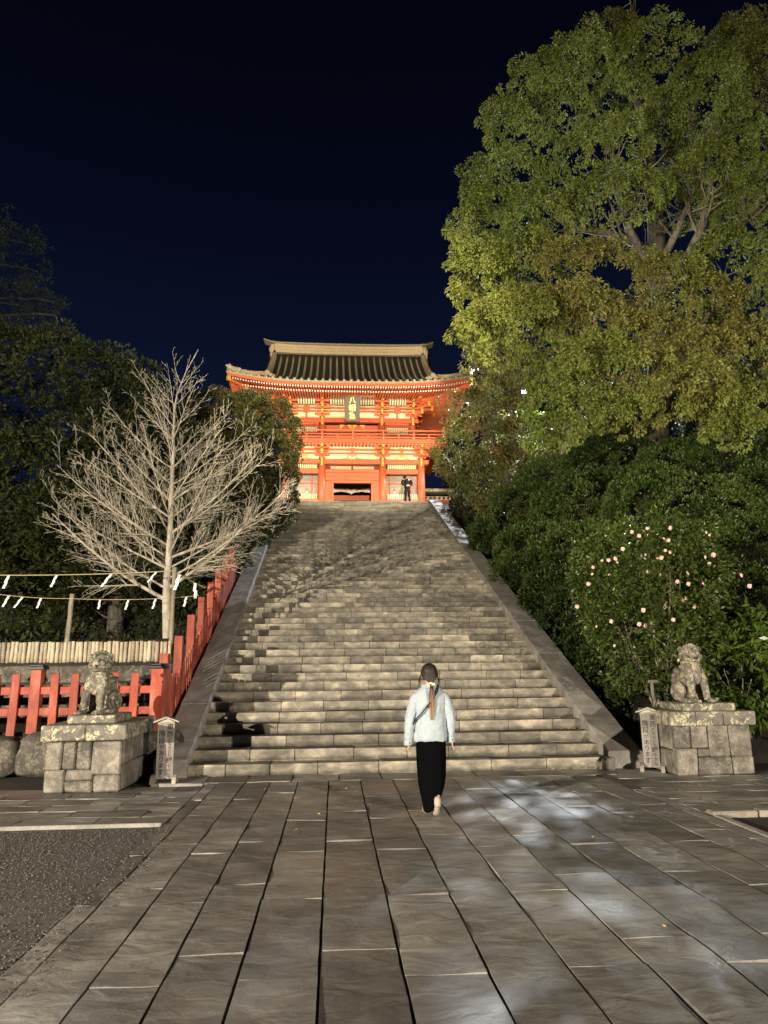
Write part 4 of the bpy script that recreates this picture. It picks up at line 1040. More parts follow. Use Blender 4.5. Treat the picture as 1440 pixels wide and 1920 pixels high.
# gable walls
for s in (-1, 1):
    mb = MB(); mb.prism([(0, 0), (1, 0), (1, 1)], 0, 1); mb = MB()
    pts = [(rx+s*(GA-.25), ry-3.6+7.2*i/16, 0) for i in range(17)]
    for i in range(16):
        ya, yb = pts[i][1], pts[i+1][1]; xx = pts[0][0]
        za, zb = 17.3+prof(HY-abs(ya-ry))-.1, 17.3+prof(HY-abs(yb-ry))-.1
        mb.hexa([(xx-.03, ya, 18.6), (xx+.03, ya, 18.6), (xx+.03, yb, 18.6), (xx-.03, yb, 18.6), (xx-.03, ya, za), (xx+.03, ya, za), (xx+.03, yb, zb), (xx-.03, yb, zb)])
    gp(mb, 'gable_wall', 'tile', roof)
# round tile rows on the front slope
nr = 35
for i in range(nr):
    x = rx-HX+.16+(2*HX-.32)*i/(nr-1); ax = abs(x-rx)
    dmax = HY-.25 if ax < GA-.28 else (HX-ax if ax > GA else 1.95)
    if dmax < .25: dmax = .25
    n = 12; P = [(x, ry-HY-.03+(dmax+.03)*t/n, zroof(x, ry-HY+dmax*t/n)+.035) for t in range(n+1)]
    mb = MB(); mb.tube(P, .072, 8); mb.tube([(x, ry-HY-.06, P[0][2]), (x, ry-HY-.02, P[0][2])], .082, 10); gp(mb, 'tile_row', 'tile_rib', roof, True)
mb = MB()
for s in (-1, 1):
    for i in range(28):
        y = ry-HY+.4+(2*HY-.8)*i/27; dmax = min(HY-abs(y-ry), HX-GA); P = [(rx+s*(HX+.03-(dmax+.03)*t/6), y, zroof(rx+s*(HX-dmax*t/6), y)+.035) for t in range(7)]; mb.tube(P, .085, 6)
stuff(gp(mb, 'side_tile_rows', 'tile_rib', roof, True))
# eave edge band and red fascia
def eave_band(nm, mat, z0, z1, out0, out1):
    for kx in range(4):
        mb = MB(); n = 40; rings = []
        for i in range(n+1):
            t = -1+2*i/n
            if kx < 2:
                s = (-1, 1)[kx]; x = rx+t*HX; l = lift(t); ya = ry+s*(HY-out0); yb = ry+s*(HY-out1); p = [(x, ya), (x, yb)]
                sc = lambda o: (rx+t*(HX-o))
                p = [(sc(out0), ya), (sc(out1), yb)]
            else:
                s = (-1, 1)[kx-2]; l = lift(t); p = [(rx+s*(HX-out0), ry+t*(HY-out0)), (rx+s*(HX-out1), ry+t*(HY-out1))]
            rings.append([Vector((p[0][0], p[0][1], 17.30+l+z0)), Vector((p[1][0], p[1][1], 17.30+l+z0)), Vector((p[1][0], p[1][1], 17.30+l+z1)), Vector((p[0][0], p[0][1], 17.30+l+z1))])
        mb.loft(rings); gp(mb, nm, mat, roof)
eave_band('eave_tile_edge', 'tile_rib', -.115, -.012, -.03, .10)
eave_band('eave_fascia', 'red', -.26, -.118, .03, .12)
# rafters in two tiers, white tips at the front and gilded at the sides
def zund(d, l): return 17.30-.34+.19*d + l*max(0, 1-d/3.4)
raf = MB(); wt_ = MB(); gd_ = MB()
for tier, (d0, d1, dz) in enumerate(((.13, 1.05, .0), (.62, 3.3, -.16))):
    n = 92-8*tier; half = HX-.22-d0*.7
    for i in range(n):
        x = rx-half+2*half*i/(n-1); l = lift((x-rx)/HX); dm = min(d1, HX-abs(x-rx)+.0)
        if dm < d0+.08: continue
        for s in (-1,):
            za, zb = zund(d0, l)+dz, zund(dm, l)+dz; ya, yb = ry-HY+d0, ry-HY+dm; w = .036
            raf.hexa([(x-w, ya, za-.04), (x+w, ya, za-.04), (x+w, yb, zb-.04), (x-w, yb, zb-.04), (x-w, ya, za+.05), (x+w, ya, za+.05), (x+w, yb, zb+.05), (x-w, yb, zb+.05)])
            wt_.box((x, ya-.006, za+.005), (.074, .012, .094))
    n = 76-6*tier; half = HY-.22-d0*.7
    for i in range(n):
        y = ry-half+2*half*i/(n-1); l = lift((y-ry)/HY); dm = min(d1*.9, HY-abs(y-ry))
        if dm < d0+.08: continue
        for s in (-1, 1):
            za, zb = zund(d0, l)+dz, zund(dm, l)+dz; xa, xb = rx+s*(HX-d0), rx+s*(HX-dm); w = .036
            raf.hexa([(xa, y-w, za-.04), (xa, y+w, za-.04), (xb, y+w, zb-.04), (xb, y-w, zb-.04), (xa, y-w, za+.05), (xa, y+w, za+.05), (xb, y+w, zb+.05), (xb, y-w, zb+.05)])
            gd_.box((xa+s*.006, y, za+.005), (.014, .10, .13))
raf = gp(raf, 'rafters', 'red', roof); stuff(raf)
stuff(gp(wt_, 'white_rafter_tips', 'white', roof)); stuff(gp(gd_, 'gilt_rafter_tips', 'gold', roof))
# boarding above the rafters
sf_ = MB(); n = 36
for s in (-1,):
    rings = []
    for i in range(n+1):
        t = -1+2*i/n; l = lift(t); row = []
        for d in (.10, 1.0, 2.2, 3.3): row.append(Vector((rx+t*(HX-min(d, 3.3)*.0-.1), ry-HY+d, zund(d, l)+.055)))
        for d in (3.3, 2.2, 1.0, .10): row.append(Vector((rx+t*(HX-.1), ry-HY+d, zund(d, l)+.075)))
        if abs(t) < .72: rings.append(row)
    sf_.loft(rings)
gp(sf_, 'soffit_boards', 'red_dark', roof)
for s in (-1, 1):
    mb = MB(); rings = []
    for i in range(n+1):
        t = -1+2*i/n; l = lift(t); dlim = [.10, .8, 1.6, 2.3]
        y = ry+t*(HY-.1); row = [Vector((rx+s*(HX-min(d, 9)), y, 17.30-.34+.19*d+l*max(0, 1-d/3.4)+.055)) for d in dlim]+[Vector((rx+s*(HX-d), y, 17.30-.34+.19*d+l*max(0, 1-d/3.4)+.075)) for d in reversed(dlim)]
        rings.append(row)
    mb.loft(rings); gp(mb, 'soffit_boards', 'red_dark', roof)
    mb = MB(); P = []
    for t in range(9):
        d = 3.4*(1-t/8.2); x = rx+s*(HX-d); y = ry-HY+d; P.append((x, y, zund(d, lift((x-rx)/HX))-.10))
    mb.tube(P, .10, 4); gp(mb, 'hip_beam', 'red', roof)
    x, y, z = P[-1]; mb = MB(); mb.cbox((x, y, z+.02), (.20, .20, .26), .02, rot=(0, 0, s*PI/4)); gp(mb, 'gilt_corner', 'gold', roof)
    d = .95; x = rx+s*(HX-d); y = ry-HY+d; mb = MB(); mb.cbox((x, y, zund(d, lift((x-rx)/HX))-.22), (.22, .22, .20), .02, rot=(0, 0, s*PI/4)); gp(mb, 'gilt_corner', 'gold', roof)
for (ya, z0, z1, w) in ((39.35, 17.28, 17.50, .16), (40.30, 17.60, 17.74, .14)):
    gbox('purlin', 'red', UX[0]-2.0, UX[3]+2.0, ya-w/2, ya+w/2, z0, z1, roof)
for s, x in ((-1, UX[0]-1.6), (1, UX[3]+1.6)): gbox('purlin', 'red', x-.08, x+.08, 39.5, 47.4, 17.22, 17.42, roof)
# main ridge
def ridge_run(P, w, h, nm, par, layers=3, top=True, mat='tile_tan'):
    o = None
    for k in range(layers):
        ww = w*(1-.16*(k % 2)); rings = []
        for (x, y, z, nx_, ny_) in P:
            a_ = Vector((nx_, ny_, 0))*(ww/2); za, zb = z+h*k/layers, z+h*(k+1)/layers-.004
            c = Vector((x, y, 0)); rings.append([c-a_+Vector((0, 0, za)), c+a_+Vector((0, 0, za)), c+a_+Vector((0, 0, zb)), c-a_+Vector((0, 0, zb))])
        mb = MB(); mb.loft(rings); o = gp(mb, nm, mat, par)
    if top:
        mb = MB(); mb.tube([(x, y, z+h+w*.10) for (x, y, z, a_, b__) in P], w*.30, 8); gp(mb, nm, mat, par, True)
n = 24; P = []
for i in range(n+1):
    t = -1+2*i/n; P.append((rx+t*4.85, ry, 21.50+.10*abs(t)**3, 0, 1))
ridge_run(P, .50, .60, 'main_ridge', roof, 6)
for s in (-1, 1):
    # cap slab with upturned tip
    mb = MB(); rings = []
    for i in range(13):
        t = i/12; x = rx+s*5.55*t; z = 22.13+.10*t**3+.16*max(0, (t-.85)/.15)**2; w = .36
        rings.append([Vector((x, ry-w, z)), Vector((x, ry+w, z)), Vector((x, ry+w*.9, z+.09)), Vector((x, ry-w*.9, z+.09))])
    mb.loft(rings); gp(mb, 'ridge_cap', 'tile_rib', roof)
    # end tiles
    mb = MB(); x = rx+s*4.98
    mb.cbox((x, ry, 21.75), (.24, .62, .75), .04); mb.cbox((x+s*.04, ry, 21.30), (.20, .86, .34), .05); mb.ell((x+s*.15, ry, 21.85), (.10, .22, .22), 10, 8)
    gp(mb, 'ridge_end_tile', 'tile_tan', roof)
    mb = MB(); mb.tube([(rx+s*(GA+.08), ry-4.0+8.0*i/16, 17.3+prof(HY-abs(-4.0+8.0*i/16))-.06) for i in range(17)], .13, 4); gp(mb, 'barge_board', 'tile', roof)
    # descending ridge
    P = []; mb = MB(); x = rx+s*(GA-.22)
    for i in range(13):
        t = i/12; y = ry-.35-(4.25)*t; P.append((x+s*.05*t, y, zroof(x, y)+.02, 1, 0))
    ridge_run(P, .30, .34, 'descending_ridge', roof, 3)
    y = ry-4.72; z = zroof(x, y)+.02; mb = MB()
    for dx, dz, r in ((0, .30, .17), (-.20, .16, .13), (.20, .16, .13), (-.38, .10, .10), (.38, .10, .10), (0, .12, .18)): mb.ell((x+dx, y, z+dz), (r, .09, r), 12, 8)
    gp(mb, 'ridge_ornament', 'tile_rib', roof, True)
    # corner ridge
    P = []
    for i in range(13):
        d = (HX-GA+.05)*(1-i/12)+.05; xx = rx+s*(HX-d); yy = ry-HY+d; q = 1/math.sqrt(2)
        P.append((xx, yy, zroof(xx, yy)+.0+.10*max(0, (i-9)/3)**2, q, s*q))
    ridge_run(P, .26, .24, 'corner_ridge', roof, 2)
    for i_, (d, r) in enumerate(((.10, .11), (.55, .13))):
        xx = rx+s*(HX-d); yy = ry-HY+d; mb = MB(); zz = zroof(xx, yy)+.24
        mb.ell((xx, yy-.05, zz), (r*1.5, .10, r), 10, 7); mb.ell((xx+s*r*1.3, yy-.05, zz+r*.7), (r*.8, .08, r*.6), 8, 6); gp(mb, 'corner_ornament', 'tile_rib', roof, True)
# low side wing on the right, tiled wall with pierced openings
wing = thing('side_wall', 'low tiled red side wall joining the right end of the gate', 'wall', (6.4, 41.5, GZ))
mb = MB(); mb.box((0, 0, .8), (2.2, .3, 1.4)); mb.obj('wall', 'red', wing)
mb = MB(); mb.box((0, -.16, 1.40), (2.2, .03, .22)); mb.obj('frieze', 'cream', wing)
for i in range(8): 
    mb = MB(); mb.box((-.95+.27*i, -.185, 1.40), (.13, .03, .16), (0, .3, 0)); mb.obj('strut', 'maroon', wing)
mb = MB(); mb.prism([(-1.2, 1.75), (1.2, 1.75), (1.2, 1.85), (-1.2, 1.85)], -.45, .45); mb.box((0, 0, 1.92), (2.4, .3, .16)); mb.obj('roof', 'tile_rib', wing)
for i in range(12):
    mb = MB(); mb.tube([(-1.1+.2*i, -.48, 1.86), (-1.1+.2*i, 0, 1.98)], .05, 6); mb.obj('tile_row', 'tile_rib', wing)
# seated guardian figures behind glass
def zuijin(x, lab):
    t = thing('seated_figure', lab, 'statue', (x, 42.2, 11.05), 'robed figures in the gate alcoves')
    def lathe(pr, sx=1, sy=1, n=16, dx=0): return [[Vector((r*sx*math.cos(2*PI*k/n)+dx, r*sy*math.sin(2*PI*k/n), z)) for k in range(n)] for z, r in pr]
    mb = MB(); mb.loft(lathe([(0, .52), (.10, .56), (.28, .46), (.45, .30), (.62, .27), (.74, .24), (.80, .12)], 1, .7)); mb.obj('robe', 'cream', t, True)
    for s in (-1, 1):
        mb = MB(); mb.tube([(s*.22, -.02, .68), (s*.38, -.10, .48), (s*.30, -.26, .36), (s*.10, -.30, .36)], [.09, .15, .17, .08], 10); mb.obj('sleeve', 'cream', t, True)
    mb = MB(); mb.ell((0, -.02, .90), (.105, .11, .13), 12, 9); mb.ell((0, -.13, .89), (.02, .02, .03), 6, 5); mb.obj('head', 'white', t, True)
    mb = MB(); mb.ell((0, .02, 1.0), (.11, .12, .07), 12, 7); mb.tube([(0, .05, 1.02), (0, .08, 1.14), (0, .16, 1.2)], [.06, .05, .03], 8); mb.obj('cap', 'maroon', t, True)
    mb = MB(); mb.tube([(.42, .05, .2), (.46, .05, 1.1)], .015, 5); mb.obj('bow', 'tile_tan', t)
    return t
zuijin(-1.72, 'pale robed seated figure behind glass in the left alcove'); zuijin(3.62, 'pale robed seated figure behind glass in the right alcove beside the man')
# crown shapes: (x, y, z, rx, ry, rz) in metres
CAMPHOR = [(11.21, 23.0, 26.02, 1.24, 1.15, 1.32), (9.27, 22.5, 24.04, 1.48, 1.22, 1.23), (12.2, 22.0, 23.96, 1.87, 1.44, 1.34), (14.17, 22.0, 22.76, 1.58, 1.35, 1.41), (7.28, 23.0, 23.32, 0.87, 0.78, 0.87), (7.91, 22.0, 21.39, 1.87, 1.39, 1.22), (12.02, 24.5, 24.31, 1.99, 1.45, 1.22), (13.02, 21.5, 21.2, 1.85, 1.36, 1.17), (16.86, 24.0, 26.86, 1.3, 1.25, 1.48), (17.35, 23.5, 24.82, 1.31, 1.42, 1.85), (18.5, 24.0, 27.76, 1.13, 1.02, 1.13), (13.71, 23.0, 20.52, 1.23, 0.92, 0.82), (6.53, 22.5, 20.83, 1.23, 1.11, 1.23), (14.63, 21.5, 20.26, 1.36, 1.19, 1.28), (6.11, 22.0, 18.63, 1.63, 1.3, 1.26), (9.23, 20.5, 18.55, 1.31, 1.1, 1.13), (8.36, 21.5, 18.66, 1.13, 0.93, 0.94), (9.46, 20.5, 16.81, 1.76, 1.26, 1.04), (5.73, 22.0, 16.79, 1.54, 1.25, 1.24), (6.91, 21.3, 16.15, 1.31, 1.13, 1.21), (4.97, 23.0, 16.68, 0.9, 0.93, 1.17), (13.23, 21.0, 18.27, 1.72, 1.24, 1.03), (14.71, 21.5, 17.63, 1.14, 1.03, 1.14), (13.04, 22.5, 18.51, 0.99, 0.89, 0.99), (5.08, 22.5, 14.58, 1.09, 1.17, 1.5), (6.35, 21.3, 14.32, 1.7, 1.3, 1.18), (8.25, 20.3, 13.79, 2.03, 1.43, 1.14), (10.37, 20.6, 13.26, 1.75, 1.27, 1.08), (12.92, 19.8, 14.21, 1.51, 1.21, 1.17), (13.79, 20.0, 13.03, 1.2, 1.16, 1.37), (11.88, 20.0, 12.6, 1.67, 1.35, 1.33), (7.43, 19.6, 11.83, 2.21, 1.57, 1.28), (9.55, 19.3, 10.76, 2.06, 1.49, 1.25), (11.88, 19.2, 10.42, 1.77, 1.36, 1.25), (5.82, 21.0, 12.41, 1.91, 1.46, 1.32), (5.31, 23.0, 13.41, 0.8, 0.92, 1.25), (7.93, 19.3, 9.96, 1.87, 1.31, 1.05), (7.22, 20.6, 10.63, 1.05, 0.85, 0.84), (10.13, 18.8, 9.13, 1.55, 1.13, 0.96), (12.06, 18.8, 9.08, 1.22, 1.01, 1.03), (6.96, 19.3, 8.94, 1.38, 0.99, 0.81), (8.46, 18.9, 8.65, 1.2, 0.86, 0.71), (11.26, 18.6, 8.1, 0.91, 0.67, 0.58), (6.45, 19.6, 8.13, 0.79, 0.61, 0.57), (14.19, 26.5, 19.38, 2.98, 2.27, 2.07), (11.17, 26.5, 19.79, 2.52, 2.06, 2.06), (16.67, 26.5, 20.25, 2.32, 2.19, 2.55), (13.4, 26.5, 23.84, 2.6, 2.34, 2.6), (7.63, 25.0, 13.81, 2.48, 1.95, 1.86)]
GATESIDE = [(7.19, 29.5, 14.28, 0.96, 0.97, 1.2), (7.0, 30.0, 15.8, 0.64, 0.71, 0.93), (6.89, 29.0, 12.69, 1.07, 0.97, 1.07), (5.56, 29.5, 12.48, 0.85, 0.77, 0.85), (6.24, 28.5, 10.81, 1.36, 1.12, 1.13), (5.06, 28.0, 10.18, 0.84, 0.74, 0.8), (6.33, 27.5, 8.91, 1.08, 0.97, 1.08), (5.48, 27.8, 9.21, 0.7, 0.65, 0.74), (7.28, 27.5, 8.92, 1.3, 1.13, 1.21), (6.81, 26.8, 7.33, 0.92, 0.7, 0.63), (8.41, 27.8, 9.92, 1.11, 1.05, 1.24), (7.96, 28.0, 10.91, 0.9, 0.71, 0.67)]
HEDGE_A = [(5.72, 25.0, 6.05, 1.16, 0.9, 0.85), (6.95, 25.0, 7.05, 1.41, 1.07, 0.98), (8.32, 25.0, 8.27, 1.58, 1.1, 0.87), (9.97, 24.0, 8.41, 2.11, 1.4, 1.0), (8.51, 22.5, 6.52, 2.12, 1.51, 1.24), (6.48, 22.0, 5.01, 1.53, 1.12, 0.95), (5.33, 21.0, 4.2, 0.8, 0.68, 0.71), (6.8, 19.5, 4.32, 1.66, 1.22, 1.05), (5.57, 18.2, 3.16, 0.97, 0.81, 0.83), (6.29, 16.8, 2.66, 1.41, 1.04, 0.9), (5.5, 15.8, 1.89, 0.79, 0.67, 0.71), (5.72, 14.6, 1.43, 0.88, 0.72, 0.72), (5.62, 13.4, 0.96, 0.6, 0.48, 0.46), (6.56, 14.2, 1.53, 0.97, 0.87, 0.97)]
HEDGE_B = [(11.65, 22.0, 7.5, 1.77, 1.35, 1.24), (13.13, 21.0, 7.96, 1.88, 1.46, 1.37), (12.81, 19.5, 5.89, 1.41, 1.27, 1.41), (10.83, 19.5, 5.56, 1.7, 1.32, 1.24), (10.59, 17.5, 4.04, 1.51, 1.18, 1.1), (9.19, 17.8, 4.08, 1.11, 0.94, 0.97), (9.68, 15.8, 2.69, 1.1, 0.94, 0.98), (9.74, 20.5, 6.09, 1.46, 1.24, 1.3)]
DARK = [(-9.62, 25.0, 11.12, 2.9, 2.18, 1.96), (-11.04, 25.0, 12.34, 1.75, 1.27, 1.07), (-8.69, 25.5, 11.75, 1.59, 1.12, 0.91), (-7.97, 26.5, 11.3, 1.15, 1.03, 1.13), (-10.74, 24.0, 9.56, 2.19, 1.74, 1.68), (-8.7, 24.0, 8.44, 2.73, 2.06, 1.84), (-10.22, 23.0, 6.72, 2.06, 1.78, 1.89), (-8.12, 23.0, 5.33, 2.89, 2.15, 1.88), (-7.13, 25.0, 7.56, 2.08, 1.8, 1.91), (-8.83, 21.5, 3.51, 2.34, 1.76, 1.58), (-6.53, 21.5, 3.34, 2.35, 1.64, 1.3), (-7.02, 27.0, 10.18, 1.04, 1.07, 1.34), (-4.85, 23.5, 5.06, 1.93, 1.66, 1.77), (-5.7, 26.0, 8.22, 1.78, 1.7, 2.0), (-3.89, 21.5, 3.02, 1.42, 1.03, 0.87), (-9.32, 26.0, 12.81, 0.81, 0.65, 0.64)]
CLIP = [(-5.42, 30.5, 12.06, 1.42, 1.3, 1.47), (-4.0, 29.0, 10.39, 1.61, 1.84, 2.47), (-2.8, 28.0, 10.78, 1.13, 1.24, 1.61), (-2.56, 27.0, 8.71, 0.91, 1.25, 1.87), (-3.25, 27.0, 7.64, 1.36, 1.26, 1.44), (-4.44, 28.0, 8.3, 1.49, 1.54, 1.92), (-3.67, 26.0, 6.22, 1.1, 0.99, 1.1)]
PINE = [(-13.39, 27.0, 18.76, 1.2, 0.85, 0.7), (-13.2, 27.5, 17.87, 1.1, 0.75, 0.57), (-12.1, 27.0, 16.18, 0.97, 0.72, 0.64), (-13.25, 27.5, 16.18, 1.09, 0.78, 0.65), (-11.62, 27.0, 15.49, 0.56, 0.46, 0.47)]
LAMPT = [(10.93, 36.8, 14.3, 1.12, 0.85, 0.77), (9.72, 37.0, 14.35, 0.89, 0.75, 0.77), (10.32, 36.5, 12.66, 1.16, 0.89, 0.81), (11.49, 36.8, 13.53, 0.88, 0.87, 1.06), (9.12, 37.0, 12.95, 1.06, 0.85, 0.82), (10.59, 36.0, 12.07, 1.14, 0.9, 0.86)]
AUC = [(7.31, 12.6, 1.62, 0.53, 0.45, 0.48), (7.47, 12.3, 1.16, 0.47, 0.42, 0.47), (7.05, 12.9, 1.34, 0.35, 0.38, 0.49), (8.04, 13.2, 2.11, 0.51, 0.39, 0.37), (7.0, 12.2, 0.95, 0.41, 0.31, 0.28)]
CAMEL = [(5.98, 13.2, 3.65, 1.13, 0.72, 0.47), (6.37, 13.0, 3.21, 0.87, 0.65, 0.57), (5.23, 13.0, 3.12, 0.66, 0.52, 0.5), (5.81, 12.8, 2.6, 0.79, 0.58, 0.49), (4.9, 13.0, 2.92, 0.36, 0.32, 0.36), (7.02, 13.5, 4.02, 0.43, 0.35, 0.36), (7.05, 13.4, 2.74, 0.41, 0.37, 0.41), (5.28, 12.8, 2.21, 0.58, 0.44, 0.39), (6.17, 12.8, 2.11, 0.49, 0.38, 0.35)]
FLOWERS = [(5.3, 12.15, 3.9), (5.71, 12.4, 4.02), (5.59, 12.29, 3.93), (5.44, 12.18, 3.84), (6.83, 12.43, 3.95), (6.82, 12.32, 3.88), (6.05, 12.22, 3.99), (6.03, 12.46, 3.84), (6.06, 12.36, 3.79), (5.15, 12.26, 3.61), (5.51, 12.15, 3.49), (5.61, 12.4, 3.47), (5.95, 12.29, 3.59), (5.98, 12.18, 3.54), (6.16, 12.43, 3.54), (6.7, 12.32, 3.47), (6.8, 12.22, 3.5), (4.95, 12.46, 3.44), (4.79, 12.36, 3.42), (5.03, 12.26, 3.37), (4.96, 12.15, 3.42), (5.84, 12.4, 3.47), (5.86, 12.29, 3.46), (4.55, 12.18, 3.27), (4.62, 12.43, 3.18), (4.52, 12.32, 2.99), (4.46, 12.22, 2.98), (4.95, 12.46, 3.17), (5.47, 12.36, 3.17), (5.57, 12.26, 3.19), (5.74, 12.15, 3.15), (6.17, 12.4, 3.04), (6.33, 12.29, 3.18), (6.53, 12.18, 2.98), (6.39, 12.43, 3.0), (6.04, 12.32, 2.65), (6.15, 12.22, 2.69), (6.33, 12.46, 2.74), (6.42, 12.36, 2.58), (5.83, 12.26, 2.57), (5.38, 12.15, 2.51), (4.29, 12.4, 2.6), (4.85, 12.29, 2.33), (5.3, 12.18, 2.27), (5.53, 12.43, 2.26), (5.57, 12.32, 2.3), (5.94, 12.22, 2.35), (4.64, 12.46, 2.25), (4.9, 12.36, 1.91), (5.96, 12.26, 1.99), (5.93, 12.15, 1.65), (5.71, 12.4, 1.64), (7.32, 12.29, 3.14), (7.38, 12.18, 2.93), (6.82, 12.43, 3.37)]
TRUNK = [(10.987, 23.5, 7.895), (11.637, 23.5, 10.684), (12.057, 23.5, 14.041), (12.204, 23.5, 16.683), (12.312, 23.7, 19.115), (12.538, 24.0, 21.267), (12.229, 24.0, 23.995), (11.838, 24.0, 27.359)]
L1 = [(12.204, 23.5, 16.683), (10.062, 22.5, 16.851), (8.492, 22.0, 16.677), (7.681, 21.8, 17.04)]
L2 = [(12.162, 23.5, 16.234), (12.496, 22.5, 17.155), (12.852, 22.0, 18.134), (13.171, 21.5, 18.867)]
L3 = [(12.138, 23.3, 14.8), (12.991, 22.0, 16.622), (13.607, 22.0, 18.606), (14.167, 22.0, 19.974)]
L4 = [(12.14, 23.5, 14.91), (10.681, 22.5, 17.09), (10.023, 21.5, 17.659), (9.178, 21.0, 17.888)]
L5 = [(12.224, 23.5, 15.792), (14.742, 22.5, 17.234), (15.619, 22.0, 18.465), (16.355, 22.0, 19.391)]
L6 = [(11.736, 23.5, 10.686), (12.164, 22.0, 12.468), (13.447, 21.0, 13.568)]
L7 = [(11.698, 23.5, 10.279), (8.369, 22.5, 12.422), (6.05, 22.0, 13.917)]
L8 = [(12.58, 24.0, 20.54), (13.238, 23.5, 21.867), (13.64, 22.5, 22.231)]
LOWL = [(6.291, 26.5, 6.738), (7.291, 26.2, 7.413), (7.814, 25.0, 8.163), (8.143, 24.3, 8.884), (8.541, 23.8, 9.938), (9.172, 23.5, 10.646)]
LAMPBR = [(9.709, 34.0, 11.207), (9.18, 34.0, 12.665), (8.698, 34.0, 12.943), (7.995, 34.0, 12.594)]
GINK = [(-3.625, 16.0, 2.26), (-3.703, 16.0, 3.307), (-3.711, 16.0, 4.567), (-3.725, 16.0, 6.441), (-3.747, 16.2, 7.954), (-3.352, 16.4, 9.216)]
# ================================================================== planting
def limb(mb, P, r0, r1, n=8, jit=.0):
    P = [Vector(p) for p in P]; Q = []
    for i in range(len(P)-1):
        p0, p1, p2, p3 = P[max(i-1, 0)], P[i], P[i+1], P[min(i+2, len(P)-1)]
        for k in range(5):
            t = k/5; q = 0.5*((2*p1)+(p2-p0)*t+(2*p0-5*p1+4*p2-p3)*t*t+(3*p1-p0-3*p2+p3)*t**3)
            Q.append(q+Vector((rnd.uniform(-jit, jit), rnd.uniform(-jit, jit), rnd.uniform(-jit, jit))))
    Q.append(P[-1]); m = len(Q); mb.tube(Q, [r0+(r1-r0)*i/(m-1) for i in range(m)], n); return Q
def twigs(mb, Q, n, L, r, up=.4, depth=1):
    for _ in range(n):
        i = rnd.randrange(len(Q)//4, len(Q)-1); p = Q[i]; d = (Q[i+1]-Q[i]).normalized()
        v = Vector((rnd.gauss(0, 1), rnd.gauss(0, 1), rnd.gauss(0, .7))); v = (v.normalized()+d*.5+Vector((0, 0, up))).normalized()
        l = L*rnd.uniform(.5, 1.2); P = [p]
        for k in range(4):
            v = (v+Vector((rnd.gauss(0, .22), rnd.gauss(0, .22), rnd.gauss(0, .18)+.05))).normalized(); P.append(P[-1]+v*l/4)
        mb.tube(P, [r, r*.8, r*.6, r*.4, r*.2], 5, False)
        if depth: twigs(mb, P, 3, L*.5, r*.5, up, depth-1)
M['bark_mid'] = stone('mid_bark', (0.09, 0.075, 0.055), (0.14, 0.12, 0.09), (0.2, 0.17, 0.13), 8, 50, 0.9, 0.8, 0.01, var=0.05, stretch=(1, 1, 0.3))
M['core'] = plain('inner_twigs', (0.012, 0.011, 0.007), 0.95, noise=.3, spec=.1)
# --- camphor
cam = thing('camphor_tree', 'huge broad camphor tree filling the upper right, with rounded clumps of yellow green leaves', 'tree', (11.2, 23.5, 6.5))
mb = MB(); Q = limb(mb, [(10.6, 23.6, 5.5)]+TRUNK, .62, .07, 12, .04); lp(mb.obj('trunk', 'bark_dark', None, True), cam)
mb = MB()
for P, r in ((L1, .17), (L2, .16), (L3, .2), (L4, .19), (L5, .2), (L6, .24), (L7, .24), (L8, .13)):
    q = limb(mb, P, r, r*.3, 8, .03); twigs(mb, q, 12, 1.8, r*.3)
twigs(mb, Q[14:], 26, 2.2, .05)
q = limb(mb, LOWL, .05, .12, 8, .03); twigs(mb, q, 6, 1.2, .025)
stuff(lp(mb.obj('limbs', 'bark_mid', None, True), cam))
front = []
for (x, y, z, a_, b_, c) in CAMPHOR:
    if y > 24.9: continue
    y += rnd.uniform(-.5, .5); front.append((x, y, z, a_*.82, b_*.84, c*.80))
    for k in range(5):
        v = Vector((rnd.gauss(0, 1), rnd.gauss(-.3, .8), rnd.gauss(.15, .8))).normalized(); s = rnd.uniform(.30, .46)
        front.append((x+v.x*a_*.66, y+v.y*b_*.66, z+v.z*c*.62, a_*s, b_*s*1.1, c*s*.85))
backl = [l for l in CAMPHOR if l[1] >= 24.9][-1:]
lp(crown('crown', front, 'leaf_camphor', .31, 56, .23, .115, .054, None, .8, jitter=.2, cut=lambda P, Nn: (Nn[:, 2] > -.38) | (nrg.random(len(P)) < .15)), cam)
lp(crown('inner_crown', backl, 'leaf_camphor', .6, 34, .42, .15, .07, None, .5), cam)
# --- tree beside the gate
gt = thing('gateside_tree', 'smaller leafy tree leaning over the right kerb and hiding the right end of the gate', 'tree', (7.6, 28.5, 6.0))
mb = MB(); q = limb(mb, [(7.9, 28.8, 5.5), (7.6, 28.6, 7.5), (7.2, 28.6, 9.5), (6.6, 28.8, 11.8), (6.4, 29.2, 14.2)], .16, .04, 8, .03); lp(mb.obj('trunk', 'bark_dark', None, True), gt)
mb = MB(); twigs(mb, q, 22, 2.0, .03, .15, 1); stuff(lp(mb.obj('limbs', 'bark_dark', None, True), gt))
lp(crown('crown', GATESIDE, 'leaf_gate', .33, 44, .27, .12, .055, None, .6), gt)
